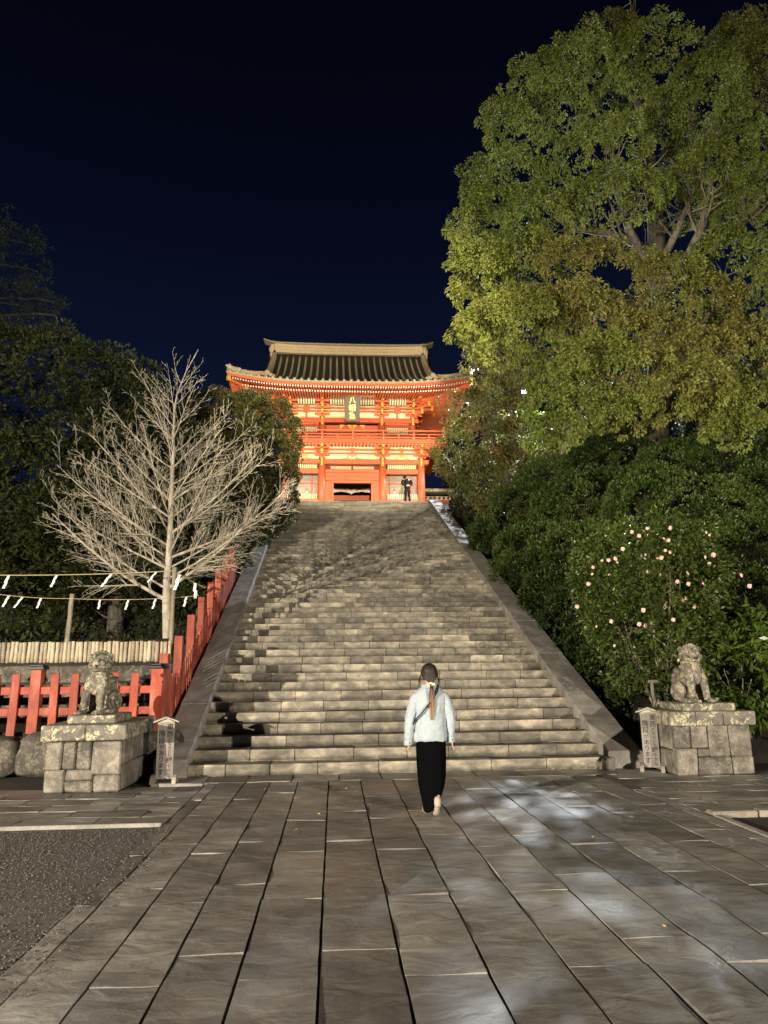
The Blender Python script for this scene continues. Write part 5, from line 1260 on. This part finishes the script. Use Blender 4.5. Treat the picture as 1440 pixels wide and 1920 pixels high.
# --- tree by the lamp
lt = thing('lamplit_tree', 'small tree glowing yellow green right under the lamp', 'tree', (10.3, 36.5, 9.9))
mb = MB(); q = limb(mb, [(10.4, 36.6, 9.6), (10.3, 36.5, 11.5), (10.1, 36.5, 13.0), (10.3, 36.4, 14.8)], .12, .03, 8, .03); lp(mb.obj('trunk', 'bark_dark', None, True), lt)
mb = MB(); q2 = limb(mb, LAMPBR, .08, .02, 6, .02); twigs(mb, q, 12, 1.4, .025, .2, 1); stuff(lp(mb.obj('limbs', 'bark_dark', None, True), lt))
lp(crown('crown', LAMPT, 'leaf_camphor', .36, 26, .28, .10, .05, None, .4), lt)
bt = thing('background_tree', 'dark trees behind the lamp and the gateside tree', 'tree', (11.5, 44, 9.9))
lp(crown('crown', [(9.2, 44.5, 12.5, 1.8, 1.6, 2.0), (11.8, 45, 14.0, 2.4, 1.8, 2.6), (14.5, 44, 13.0, 2.5, 2, 3), (9.8, 45, 16.2, 1.8, 1.6, 2.0), (13.0, 45.5, 17.5, 2.4, 2, 2.4), (17, 44, 14, 2.6, 2, 4), (16, 45, 18, 2.6, 2, 3)], 'leaf_dark', .6, 40, .5, .26, .12, None, .2), bt)
mb = MB(); limb(mb, [(11.5, 44.2, 9.8), (11.6, 44.4, 13), (12, 44.6, 17)], .3, .1, 8, .03); lp(mb.obj('trunk', 'bark_dark', None, True), bt)
b2 = thing('background_tree', 'black mass of trees behind the camphor trunk above the shrub bank', 'tree', (15, 31, 8))
lp(crown('crown', [(10.5, 30, 10.2, 1.8, 1.2, 1.6), (13, 30.5, 10.5, 2.2, 1.4, 2.0), (16, 30, 10.8, 2.4, 1.5, 2.4), (19, 30, 11, 2.6, 1.5, 2.6), (12, 31, 13, 1.6, 1.2, 1.5), (15, 31.5, 14, 2.4, 1.4, 2.2), (19, 31, 15, 2.8, 1.5, 2.8)], 'leaf_dark', .5, 44, .42, .24, .11, None, .2), b2)
mb = MB(); limb(mb, [(15, 31, 8), (15.1, 31.2, 11), (15.3, 31.2, 14)], .3, .1, 8, .03); lp(mb.obj('trunk', 'bark_dark', None, True), b2)
# --- clipped shrubs on the right slope
def hedge(nm, lab, L, loc, sp=.19, per=44, r=.18, ll=.085, lw=.040, mat='leaf_hedge', cat='shrub', group=None, droop=-.2, out=.8):
    t = thing(nm, lab, cat, loc, group)
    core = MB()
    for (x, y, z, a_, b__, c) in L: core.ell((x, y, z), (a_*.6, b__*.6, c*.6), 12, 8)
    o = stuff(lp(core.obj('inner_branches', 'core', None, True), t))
    lp(crown('foliage', L, mat, sp, per, r, ll, lw, None, droop, out=out), t); return t
HEDGE_A = [(x+(.30 if x < 6 else .15), y, z, a_*.94, b_, c) for (x, y, z, a_, b_, c) in HEDGE_A]
hedge('clipped_shrub', 'long dark green shrub bank following the right kerb up the slope', HEDGE_A, (6.5, 18, 2))
hedge('added_low_shrub', 'added low dark shrubs covering bright ground beside the pale top end of the right kerb', [(6.25, 26.2, 5.9, .5, .8, .5), (6.35, 28.0, 6.8, .6, 1.0, .6), (6.45, 30.0, 7.7, .65, 1.1, .7), (6.55, 32.0, 8.7, .65, 1.1, .7), (6.6, 34.0, 9.6, .65, 1.1, .7), (7.6, 30, 8.3, .9, 2.0, .9), (7.6, 34, 10.0, .9, 2.0, .8)], (6.5, 30, 7), mat='leaf_dark', ll=.11, lw=.05, sp=.26)  # shrubs added to cover the bright lamplit ground by the kerb
hedge('clipped_shrub', 'tall dark green shrub bank at the right edge under the camphor tree', HEDGE_B, (11.5, 18.5, 2))
# --- camellia
ca = thing('camellia_bush', 'camellia bush covered in pale pink flowers above the right notice board', 'shrub', (6.0, 13.1, .5))
mb = MB()
for i in range(11):
    a_ = rnd.uniform(0, 2*PI); x, y, z = rnd.choice(CAMEL)[:3]; P = [(6.0+.06*math.cos(a_), 13.1+.06*math.sin(a_), .4), (6.0+(x-6)*.3, 13.05, 1.3), (6+(x-6)*.75, 13.0+(y-13)*.8, z-.5), (x, y, z+.2)]
    q = limb(mb, P, .022, .006, 6, .02); twigs(mb, q, 9, .5, .005, .3, 1)
stuff(lp(mb.obj('branches', 'bark', None, True), ca))
CAMEL += [(5.7, 12.75, 1.75, .7, .45, .5), (5.1, 12.9, 2.7, .5, .4, .5), (6.6, 12.9, 2.2, .5, .4, .5), (5.9, 12.6, 2.9, .8, .4, .6)]
lp(crown('foliage', CAMEL, 'leaf_cam', .18, 28, .18, .082, .042, None, .15, jitter=.6), ca)
pet = []
pm_ = MB()
for k in range(9):
    a_ = 2*PI*k/9; r = .026 if k % 2 else .020
    pm_.ell((math.cos(a_)*r, 0.004*(k % 2), math.sin(a_)*r), (.019, .008, .019), 7, 5)
for k in range(5):
    a_ = 2*PI*k/5; pm_.ell((math.cos(a_)*.011, -.010, math.sin(a_)*.011), (.013, .008, .013), 6, 5)
pmesh = pm_.mesh('flower', 'petal', True)
pc = MB(); pc.ell((0, -.018, 0), (.008, .006, .008), 6, 5); pcm = pc.mesh('stamens', 'pistil', True)
for (x, y, z) in FLOWERS:
    s = rnd.uniform(.55, 1.05); o = link('flower', pmesh, None, (x, y, z)); o.scale = (s, s, s); o.rotation_euler = (rnd.uniform(-.6, .5), 0, rnd.uniform(-.7, .7)); lp(o, ca)
    c = link('stamens', pcm, o)
# --- broad-leaved shrub at the right edge
au = thing('broad_leaved_shrub', 'glossy broad-leaved shrub behind the right guardian statue with some yellowing leaves', 'shrub', (7.4, 12.7, .4))
mb = MB()
for i in range(9):
    x, y, z = AUC[i % 5][:3]; q = limb(mb, [(7.4, 12.7, .3), (7.3+(x-7.3)*.5, 12.7, .9), (x+rnd.uniform(-.2, .2), y, z+.15)], .02, .007, 6, .02)
stuff(lp(mb.obj('stems', 'bark', None, True), au))
lp(crown('foliage', AUC+[(8.3, 12.9, 1.5, .6, .5, .7), (6.75, 13.0, 1.0, .35, .35, .45)], 'leaf_aucuba', .20, 10, .16, .17, .062, None, .55, jitter=.5, spread=.7), au)
# --- dark trees on the left
DKS = [('dark_tree', 'massive dark evergreen at the left edge rising behind the ginkgo', [0, 1, 2, 4, 5, 6, 15], (-9.9, 24.5, 2)), ('dark_tree', 'lower dark evergreen right of the massive one, directly behind the bare ginkgo', [3, 7, 8, 11, 13], (-7.2, 25.5, 2)), ('dark_tree', 'low dark undergrowth shrub behind the ropes and paper streamers', [9, 10, 12, 14], (-6.5, 21.8, 2))]
for nm, lab, idx, loc in DKS:
    t = thing(nm, lab, 'tree' if 'evergreen' in lab else 'shrub', loc); L = [DARK[i] for i in idx]
    mb = MB(); top = max(L, key=lambda l: l[2]); q = limb(mb, [(loc[0], loc[1], 1.8), (loc[0]+.2, loc[1], 5), (top[0], top[1], top[2])], .28, .06, 9, .04); lp(mb.obj('trunk', 'bark_dark', None, True), t)
    mb = MB(); twigs(mb, q, 30, 2.4, .04, .1, 1); stuff(lp(mb.obj('limbs', 'bark_dark', None, True), t))
    lp(crown('crown', L, 'leaf_dark', .44, 46, .34, .19, .075, None, .1, spread=1.2, jitter=.5), t)
pi = thing('pine_tree', 'distant pine with bare curving limbs reaching in at the left edge', 'tree', (-15, 27.3, 6))
mb = MB()
for (x, y, z, a_, b__, c) in PINE: limb(mb, [(-15.5, 27.3, z-1.0), (-14.3, 27.2, z-.1), (x, y, z), (x+a_*.8, y, z-.2)], .09, .02, 6, .04)
limb(mb, [(-15.4, 27.3, 5), (-15.5, 27.3, 12), (-15.2, 27.3, 20)], .3, .1, 8, .05)
lp(mb.obj('trunk', 'bark_dark', None, True), pi)
lp(crown('crown', PINE+[(-14.9, 27.3, 19.2, 1.0, .8, .6), (-14.6, 27.3, 17.6, 1.2, .8, .5)], 'leaf_dark', .36, 44, .30, .15, .016, None, -.2, spread=1.6, jitter=.8), pi)
# --- clipped tree left of the gate
hedge('clipped_tree', 'tall rounded clipped evergreen hiding the left end of the gate', CLIP, (-4.0, 28, 5), .26, 50, .22, .12, .052, 'leaf_clip', 'tree')
for x, y, z, L_ in ((-4.0, 28.3, 4.6, 2.2), ):
    mb = MB(); mb.tube([(x, y, z), (x, y, z+L_)], .14, 8); tag(mb.obj('tree_trunk', 'bark_dark', None, True), 'short trunk under the clipped evergreen', 'trunk')
# --- bare ginkgo
gk = thing('bare_ginkgo_tree', 'bare ginkgo with pale upswept branches and no leaves, left of the stairs', 'tree', (-3.62, 16, 2.1))
mb = MB(); GQ = limb(mb, [(-3.6, 16, 1.95)]+GINK, .140, .012, 12, .012); mb = MB(); mb.tube(GQ, [max(.012, .150*(1-i_/len(GQ))**1.35) for i_ in range(len(GQ))], 12); lp(mb.obj('trunk', 'bark_pale', None, True), gk)
def gbranch(mb, p, d, L, r, lev):
    n = (9, 5, 4, 3)[lev]; P = [p]; v = d.copy()
    for k in range(n):
        v = (v+Vector((rnd.gauss(0, .05), rnd.gauss(0, .05), (.035 if lev == 0 else .02)+rnd.gauss(0, .03)))).normalized(); P.append(P[-1]+v*L/n)
    R = [max(r*(1-.85*i/n), .0025) for i in range(n+1)]; mb.tube(P, R, (7, 4, 3, 3)[lev], False)
    if lev >= 3: return
    m = max(2, int(L*(6.0, 8.5, 7.0)[lev]))
    for j in range(m):
        t = (.12+.86*(j+rnd.random())/m)*n; i = min(int(t), n-1); q = P[i].lerp(P[i+1], t-i); dd = (P[i+1]-P[i]).normalized()
        side = dd.cross(Vector((rnd.gauss(0, 1), rnd.gauss(0, 1), rnd.gauss(0, .6)))).normalized()
        nv = (dd*.8+side*.66+Vector((0, 0, .14))).normalized()
        gbranch(mb, q, nv, L*((.36, .42, .4)[lev])*rnd.uniform(.45, 1.15)*(1.2-.6*t/n), R[i]*.5, lev+1)
specs = []
zs = np.linspace(3.2, 8.5, 42)
for i, z in enumerate(zs):
    az = i*2.399+.9; t = min(.99, (z-3.2)/5.3); L = 3.3*(1-t)**.7+.45; specs.append((z, az, .46+.34*t+rnd.uniform(-.1, .1), L*rnd.uniform(.74, 1.02), .018*(1-t)+.007))
specs += [(3.15, PI+.05, .50, 3.25, .046), (3.2, -.15, .52, 2.7, .042), (3.7, PI-.35, .36, 3.2, .03), (3.9, .25, .36, 2.9, .034), (4.4, PI+.3, .5, 3.3, .03), (4.6, -.3, .52, 2.9, .03), (5.0, PI, .6, 3.0, .026), (5.3, .1, .62, 2.6, .026)]
for z, az, el, L, r in specs:
    q = min(GQ, key=lambda p: abs(p.z-z)); d = Vector((math.cos(az)*math.cos(el), math.sin(az)*math.cos(el)*.8, math.sin(el)))
    mb = MB(); gbranch(mb, q.copy(), d, L*.95, r, 0)
    o = mb.obj('branch', 'bark_pale', None, False); lp(o, gk)
mb = MB(); mb.ell((-3.62, 16, 2.12), (.5, .5, .12), 16, 6); lp(mb.obj('root_mound', 'soil', None, True), gk)
# low ground cover on both slopes
def cover():
    n = 26000; x = np.concatenate([nrg.uniform(-16, -3.0, n//2), nrg.uniform(5.0, 16, n//2)]); y = nrg.uniform(12.6, 36, n)
    x_ = x; k = np.where(x < 0, (y > 16.5), (y < 22) | (x > 8)); x, y = x[k], y[k]
    z = np.array([hill(a_, b__) for a_, b__ in zip(x, y)]); n = len(x)
    ax = nrg.normal(size=(n, 3)); ax[:, 2] = np.abs(ax[:, 2])+.4
    V = leaves(np.stack([x, y, z], 1), ax, nrg.uniform(.08, .22, n), nrg.uniform(.03, .07, n))
    tag(link('undergrowth', quads_mesh('undergrowth', V, 'leaf_dark', nrg.random(n))), kind='stuff')
cover()
# ================================================================== people
def skin_body(name, V, Edg, root, mat, parent):
    me = bpy.data.meshes.new(name); keys = list(V); idx = {k: i for i, k in enumerate(keys)}
    me.from_pydata([V[k][0] for k in keys], [(idx[a], idx[b]) for a, b in Edg], [])
    o = link(name, me, parent); me.materials.append(M[mat])
    md = o.modifiers.new('skin', 'SKIN'); md.use_smooth_shade = True
    if not me.skin_vertices: me.attributes
    sv = me.skin_vertices
    if len(sv) == 0:
        bm = bmesh.new(); bm.from_mesh(me); bm.verts.layers.skin.verify(); bm.to_mesh(me); bm.free(); sv = me.skin_vertices
    for k in keys:
        r = V[k][1]; r = r if hasattr(r, '__len__') else (r, r); sv[0].data[idx[k]].radius = r; sv[0].data[idx[k]].use_root = (k == root)
    s = o.modifiers.new('sub', 'SUBSURF'); s.levels = 1; s.render_levels = 2
    return o
def hand(V, E, pre, wrist, d, side, curl=.3):
    """palm and five fingers hanging from a wrist; d = pointing direction, side = thumb direction"""
    d = Vector(d).normalized(); sd = Vector(side).normalized(); nn = d.cross(sd).normalized(); w = Vector(wrist)
    V[pre+'palm'] = (w+d*.045, (.024, .015)); E.append((pre+'wrist', pre+'palm'))
    for i, (off, l) in enumerate(((.022, .072), (.008, .08), (-.007, .075), (-.021, .06))):
        b = w+d*.085+sd*off; m = b+d*l*.5+nn*curl*.02; t = m+d*l*.42+nn*curl*.05
        V[pre+'k%d' % i] = (b, .0085); V[pre+'m%d' % i] = (m, .0075); V[pre+'t%d' % i] = (t, .006)
        E += [(pre+'palm', pre+'k%d' % i), (pre+'k%d' % i, pre+'m%d' % i), (pre+'m%d' % i, pre+'t%d' % i)]
    b = w+d*.035+sd*.03; t = b+d*.035+sd*.018; V[pre+'th'] = (b, .0095); V[pre+'th2'] = (t, .0075); E += [(pre+'palm', pre+'th'), (pre+'th', pre+'th2')]
def ring(c, rx, ry, n=20, wob=0.0, ph=0.0, k=5, tiltx=0.0, tilty=0.0):
    return [Vector((c[0]+rx*math.cos(a)*(1+wob*math.sin(k*a+ph)), c[1]+ry*math.sin(a)*(1+wob*math.sin(k*a+ph)), c[2]+tiltx*math.cos(a)+tilty*math.sin(a))) for a in [2*PI*i/n for i in range(n)]]
def smooth_obj(mb, nm, mat, par, lv=1):
    o = mb.obj(nm, mat, par, True); s = o.modifiers.new('sub', 'SUBSURF'); s.levels = lv; s.render_levels = lv; return o
def folds(o, s=.014, sc=.07):
    tx = bpy.data.textures.new('folds', 'CLOUDS'); tx.noise_scale = sc; tx.noise_depth = 1
    d = o.modifiers.new('folds', 'DISPLACE'); d.texture = tx; d.strength = s; d.mid_level = .5; d.texture_coords = 'LOCAL'; return o
def woman():
    t = thing('person', 'woman seen from behind in pale denim shirt and long black skirt walking to the stairs', 'person', (1.075, 8.22, 0.0), None, 0.0)
    V = {}; E = []
    def a(k, p, r, link_=None):
        V[k] = (Vector(p), r)
        if link_: E.append((link_, k))
    a('pel', (0, 0, .90), .115); a('waist', (0, 0, 1.04), .10, 'pel'); a('chest', (0, .01, 1.20), (.11, .08), 'waist'); a('nb', (0, .0, 1.33), .050, 'chest')
    a('neck', (0, .01, 1.42), .050, 'nb'); a('head', (0, .025, 1.49), .078, 'neck'); a('crown', (0, .02, 1.565), .070, 'head')
    a('face', (0, .075, 1.49), .055, 'head'); a('nose', (0, .135, 1.485), .014, 'face')
    for s, n in ((-1, 'l'), (1, 'r')):
        a(n+'sh', (s*.15, 0, 1.28), .040, 'chest'); a(n+'el', (s*.235, -.02, 1.07), .040, n+'sh'); a(n+'wrist', (s*.245, .02, .84), .026, n+'el')
        hand(V, E, n, V[n+'wrist'][0], (s*-.05, .05, -1), (0, 1, 0) if s > 0 else (0, 1, 0), .4 if s > 0 else -.4)
    a('lhip', (-.085, 0, .86), .085, 'pel'); a('lkn', (-.07, .12, .47), .055, 'lhip'); a('lank', (-.05, .14, .09), .036, 'lkn'); a('ltoe', (-.05, .29, .03), .034, 'lank')
    a('rhip', (.085, 0, .86), .085, 'pel'); a('rkn', (.06, .03, .47), .055, 'rhip'); a('rank', (.035, -.14, .17), .036, 'rkn'); a('rtoe', (.035, -.03, .04), .034, 'rank')
    skin_body('body', V, E, 'pel', 'skin', t)
    # shirt torso
    mb = MB(); mb.loft([ring((0, .0, .765), .182, .118, 24, .035, .5, 6, 0, -.012), ring((0, -.005, .80), .186, .124, 24, .045, .7, 6), ring((0, -.01, .90), .180, .126, 24, .04, 1.0, 6), ring((0, -.01, 1.02), .172, .120, 24, .035, 1.5, 5), ring((0, -.01, 1.14), .182, .118, 24, .02, 2, 5), ring((0, -.008, 1.22), .192, .114, 24), ring((0, -.004, 1.29), .190, .104, 24), ring((0, 0, 1.325), .168, .094, 24), ring((0, 0, 1.355), .125, .084, 24), ring((0, 0, 1.385), .078, .070, 24)])
    sh = folds(smooth_obj(mb, 'shirt', 'shirt', t, 2), .022, .06)
    for s in (-1, 1):
        mb = MB(); rings = []
        path = [(.115, 0, 1.29, .050), (.150, -.004, 1.265, .066), (.185, -.010, 1.20, .068), (.212, -.016, 1.10, .064), (.230, -.012, 1.0, .060), (.242 if s < 0 else .226, .004, .90, .054), (.252 if s < 0 else .228, .016, .80 if s > 0 else .775, .045)]
        for i, (x, y, z, r) in enumerate(path):
            nx = path[min(i+1, len(path)-1)]; pv = path[max(i-1, 0)]; d = Vector((s*(nx[0]-pv[0]), nx[1]-pv[1], nx[2]-pv[2])).normalized()
            u = d.orthogonal().normalized(); u = (Vector((0, 1, 0))-d*d.y).normalized(); w = d.cross(u); rr = r*(1+.05*math.sin(i*2.3))
            rings.append([Vector((s*x, y, z))+u*rr*math.cos(2*PI*k/14)*(1+.05*math.sin(3*k+i))+w*rr*math.sin(2*PI*k/14) for k in range(14)])
        mb.loft(rings); o = folds(smooth_obj(mb, 'sleeve', 'shirt', sh, 2), .022, .045)
        mb = MB(); x, y, z, r = path[-1]; mb.loft([ring((s*x, y, z-.03), .043, .045, 14), ring((s*x, y, z-.028), .047, .049, 14), ring((s*x, y, z+.028), .048, .05, 14), ring((s*x, y, z+.03), .042, .044, 14)]); mb.obj('cuff', 'shirt', sh, True)
        mb = MB(); mb.ell((s*x+.012, y-.05, z), (.007, .004, .007), 8, 5); mb.obj('button', 'black', sh)
    mb = MB(); mb.loft([ring((0, .0, 1.362), .086, .076, 18), ring((0, -.006, 1.425), .070, .068, 18), ring((0, -.016, 1.405), .092, .082, 18), ring((0, -.016, 1.345), .112, .094, 18)]); smooth_obj(mb, 'collar', 'shirt', sh)
    mb = MB(); mb.tube([(.02, -.128, 1.195), (.07, -.129, 1.197), (.12, -.122, 1.195)], .0025, 4); mb.obj('yoke_seam', 'shirt', sh)
    # skirt
    mb = MB(); R = []
    for z, cx, cy, rx_, ry_ in ((.90, 0, 0, .150, .105), (.78, .0, -.005, .172, .125), (.62, -.002, -.005, .168, .13), (.46, .0, .0, .162, .14), (.32, .002, .01, .150, .15), (.20, -.004, -.005, .112, .160), (.11, -.014, .0, .084, .155), (.05, -.030, .03, .064, .135)):
        f = (.9-z)/.85; R.append(ring((cx, cy, z), rx_, ry_, 28, .055*f, 1.0+z*2, 7, .03*f, -.0*f))
    mb.loft(R); smooth_obj(mb, 'skirt', 'skirt', t)
    mb = MB(); mb.tube([(.037, -.165, .115), (.037, -.158, .18), (.038, -.140, .235)], [.040, .038, .036], 12); smooth_obj(mb, 'sock', 'shoe', t)
    # shoes
    mb = MB(); mb.loft([[Vector((x+.035, -.17+yy*.8, zz)) for x, yy, zz in r_] for r_ in (
        [(-.030, -.0, .115), (.030, -.0, .115), (.030, .02, .205), (-.030, .02, .205)], [(-.034, .03, .085), (.034, .03, .085), (.032, .08, .18), (-.032, .08, .18)], [(-.040, .11, .028), (.040, .11, .028), (.036, .14, .105), (-.036, .14, .105)], [(-.040, .17, .006), (.040, .17, .006), (.036, .19, .07), (-.036, .19, .07)], [(-.022, .24, .008), (.022, .24, .008), (.018, .24, .035), (-.018, .24, .035)])])
    smooth_obj(mb, 'shoe', 'shoe', t, 2)
    mb = MB(); mb.loft([[Vector((x-.05, .06+yy, zz)) for x, yy, zz in r_] for r_ in ([(-.03, 0, .004), (.03, 0, .004), (.028, 0, .085), (-.028, 0, .085)], [(-.036, .08, .002), (.036, .08, .002), (.034, .08, .09), (-.034, .08, .09)], [(-.042, .19, .002), (.042, .19, .002), (.036, .19, .06), (-.036, .19, .06)], [(-.025, .27, .006), (.025, .27, .006), (.02, .27, .035), (-.02, .27, .035)])])
    smooth_obj(mb, 'shoe', 'shoe', t, 2)
    # hair: cap, strands gathered to a tie, ponytail
    mb = MB(); mb.ell((0, .0, 1.535), (.096, .108, .104), 20, 14); mb.v = [(x*(1 if z > 1.50 else 1-.10*(1.50-z)/.1), y, z) for x, y, z in mb.v]
    hr = smooth_obj(mb, 'hair', 'hair', t)
    mb = MB()
    for i in range(30):
        an = PI*(-.02+1.04*i/29); x0 = .094*math.cos(an); z0 = 1.515+.098*max(0.0, math.sin(an))**1.2
        for q in (0, .55): 
            y0_ = -.045 - .05*math.sin(an)*q; P = [(x0*(1-.2*q), y0_, z0-.02*q), (x0*.72, -.098, z0*.55+1.435*.45), (x0*.32, -.112, 1.44), (x0*.10, -.112, 1.405)]
            mb.tube(P, [.007, .010, .009, .006], 5, False)
    smooth_obj(mb, 'gathered_strands', 'hair', hr)
    mb = MB()
    for i in range(9): an = 2*PI*i/9; mb.ell((.026*math.cos(an), -.125, 1.400+.018*math.sin(an)), (.014, .014, .013), 8, 6)
    for s in (-1, 1): mb.ell((s*.032, -.135, 1.408), (.020, .010, .012), 8, 6)
    mb.obj('hair_tie', 'cream', t, True)
    mb = MB()
    for i in range(34):
        an = rnd.uniform(0, 2*PI); rr = rnd.random()**.5; P = []; Rr = []; ln = rnd.uniform(.30, .375)
        for k in range(9):
            f = k/8; wd = (.012+.022*min(1, f*3.5))*(1-.55*max(0, f-.55)/.45)
            P.append((rr*math.cos(an)*wd+.004*math.sin(f*7+i)+.004, -.137-.004*f+rr*math.sin(an)*wd*.6, 1.392-ln*f)); Rr.append(.0055 if f < .8 else .0028)
        mb.tube(P, Rr, 5)
    mb.obj('ponytail', 'ponytail', t, True)
    for s in (-1, 1):
        mb = MB()
        for k in range(4): mb.tube([(s*(.088), .02+.01*k, 1.52), (s*(.102+.004*k), .02, 1.46), (s*(.100+.008*k), .01, 1.40), (s*(.106+.008*k), .005, 1.37)], [.003, .003, .002, .001], 4)
        mb.obj('loose_strand', 'hair', t)
    # strap and small bag
    P = [(.085, .02, 1.40), (.090, -.078, 1.385), (.074, -.122, 1.33), (.02, -.142, 1.25), (-.05, -.145, 1.17), (-.11, -.142, 1.10), (-.160, -.112, 1.045), (-.196, -.05, .98), (-.200, .02, .90)]
    mb = MB(); mb.tube(P, .014, 6, sx=.6); mb.obj('bag_strap', 'black', t)
    mb = MB(); mb.cbox((.205, .06, .835), (.06, .14, .11), .02); mb.obj('bag', 'black', t)
def ponymat():
    m, nt, b = new_mat('dyed_ponytail'); N = NT(nt); s = N.n('ShaderNodeSeparateXYZ'); N.l(N.obj(), s.inputs[0])
    n = N.noise(N.mapping(N.obj(), (90, 90, 6)), 1, 3)
    z = N.math('ADD', s.outputs['Z'], N.math('MULTIPLY', n, .10))
    c = N.ramp(N.math('MULTIPLY', N.math('SUBTRACT', z, 1.03), 2.4), [(.15, (.42, .30, .15)), (.5, (.25, .145, .06)), (.9, (.06, .032, .016))])
    nt.links.new(c, b.inputs['Base Color']); b.inputs['Roughness'].default_value = .45; return m
M['ponytail'] = ponymat()
woman()
def man():
    t = thing('person', 'man in black standing at the top of the stairs with hands clasped behind his back', 'person', (3.87, 36.85, ZT-.012))
    V = {}; E = []
    def a(k, p, r, link_=None):
        V[k] = (Vector(p), r)
        if link_: E.append((link_, k))
    a('pel', (0, 0, .88), .12); a('waist', (-.01, .01, 1.04), .11, 'pel'); a('chest', (-.03, .03, 1.24), (.15, .11), 'waist'); a('nb', (-.06, .06, 1.37), .062, 'chest')
    a('neck', (-.085, .08, 1.42), .052, 'nb'); a('head', (-.11, .11, 1.48), .080, 'neck'); a('crown', (-.12, .11, 1.55), .072, 'head'); a('face', (-.125, .165, 1.47), .055, 'head')
    for s, n in ((-1, 'l'), (1, 'r')):
        a(n+'sh', (s*.18-.03, .02, 1.34), .055, 'chest'); a(n+'el', (s*.27-.01, -.06, 1.10), .042, n+'sh'); a(n+'wrist', (s*.07+.03, -.16, .99), .028, n+'el')
        hand(V, E, n, (s*.045+.03, -.165, .985), (-s*1, -.05, -.1), (0, 0, 1), .2)
    for s, n in ((-1, 'l'), (1, 'r')):
        a(n+'hip', (s*.085, 0, .85), .085, 'pel'); a(n+'kn', (s*.10, .01, .46), .06, n+'hip'); a(n+'ank', (s*.12, -.01, .08), .04, n+'kn'); a(n+'toe', (s*.13, .14, .03), .036, n+'ank')
    skin_body('body', V, E, 'pel', 'skin', t)
    mb = MB(); mb.loft([ring((0, -.005, .80), .175, .125, 20), ring((0, -.01, .92), .178, .13, 20), ring((-.01, 0, 1.05), .172, .125, 20), ring((-.025, .015, 1.2), .205, .13, 20), ring((-.035, .025, 1.31), .205, .115, 20), ring((-.05, .045, 1.37), .13, .09, 20), ring((-.08, .075, 1.455), .070, .066, 20)]); co = smooth_obj(mb, 'jacket', 'coat', t)
    for s in (-1, 1):
        P = [(s*.15-.03, .02, 1.33), (s*.225-.03, .0, 1.27), (s*.28-.02, -.045, 1.12), (s*.24, -.10, 1.04), (s*.14+.02, -.15, 1.0), (s*.06+.03, -.165, .985)]
        mb = MB(); mb.tube(P, [.07, .075, .066, .06, .052, .045], 12); smooth_obj(mb, 'sleeve', 'coat', co)
    mb = MB(); mb.loft([ring((0, 0, .92), .150, .11, 16), ring((0, 0, .80), .165, .12, 16), ring((0, 0, .76), .150, .11, 16)]); smooth_obj(mb, 'trouser_seat', 'coat', t)
    for s in (-1, 1):
        mb = MB(); mb.tube([(s*.08, 0, .84), (s*.09, 0, .65), (s*.10, .01, .44), (s*.115, 0, .2), (s*.12, -.01, .06)], [.092, .088, .074, .070, .068], 14); smooth_obj(mb, 'trouser_leg', 'coat', t)
        mb = MB(); mb.cbox((s*.125, .06, .045), (.09, .27, .085), .03); smooth_obj(mb, 'shoe', 'black', t)
    mb = MB(); mb.ell((-.115, .095, 1.52), (.100, .115, .105), 16, 10); smooth_obj(mb, 'hair', 'grey_hair', t)
man()
# ================================================================== lamp beside the upper precinct
lampo = thing('street_lamp', 'tall white lamp shining through the leaves right of the gate', 'lamp', (11.12, 39.5, ZT-.05))
mb = MB(); mb.tube([(0, 0, 0), (0, 0, 3.5), (0, 0, 6.75)], [.09, .07, .05], 10); mb.obj('pole', 'metal', lampo, True)
mb = MB(); mb.tube([(0, 0, 6.7), (0, -.3, 6.95), (-.05, -.75, 7.2)], .035, 8); mb.obj('arm', 'metal', lampo, True)
mb = MB(); mb.cbox((-.05, -.85, 7.31), (.42, .5, .08), .03); mb.obj('housing', 'metal', lampo)
mb = MB(); mb.ell((-.05, -.9, 7.22), (.17, .2, .09), 14, 8); mb.obj('globe', 'lamp_glow', lampo, True)
# small red shrine buildings glimpsed through the trees
def hut(x, y, z, w, lab):
    t = thing('small_shrine_building', lab, 'building', (x, y, z))
    mb = MB(); mb.box((0, 0, 1.2), (w, 2.2, 2.4)); mb.obj('wall', 'cream', t)
    for i in range(4):
        mb = MB(); mb.box((-w/2+w*i/3, -1.14, 1.2), (.14, .1, 2.4)); mb.obj('pillar', 'red', t)
    mb = MB(); mb.box((0, -1.16, 2.3), (w+.2, .1, .22)); mb.box((0, -1.17, .5), (w+.1, .1, .16)); mb.obj('beam', 'red', t)
    mb = MB(); mb.add([(-w/2-.8, -2, 2.5), (w/2+.8, -2, 2.5), (w/2+.8, 2, 2.5), (-w/2-.8, 2, 2.5), (-w/2-.3, 0, 3.9), (w/2+.3, 0, 3.9)], [(0, 1, 5, 4), (2, 3, 4, 5), (1, 2, 5), (3, 0, 4), (3, 2, 1, 0)]); mb.obj('roof', 'tile', t)
hut(9.6, 42.5, ZT-.05, 3.4, 'small red and cream building glimpsed through leaves right of the gate')
hut(-9.5, 40.5, ZT-.05, 4.0, 'small red and cream building glimpsed through branches left of the gate')
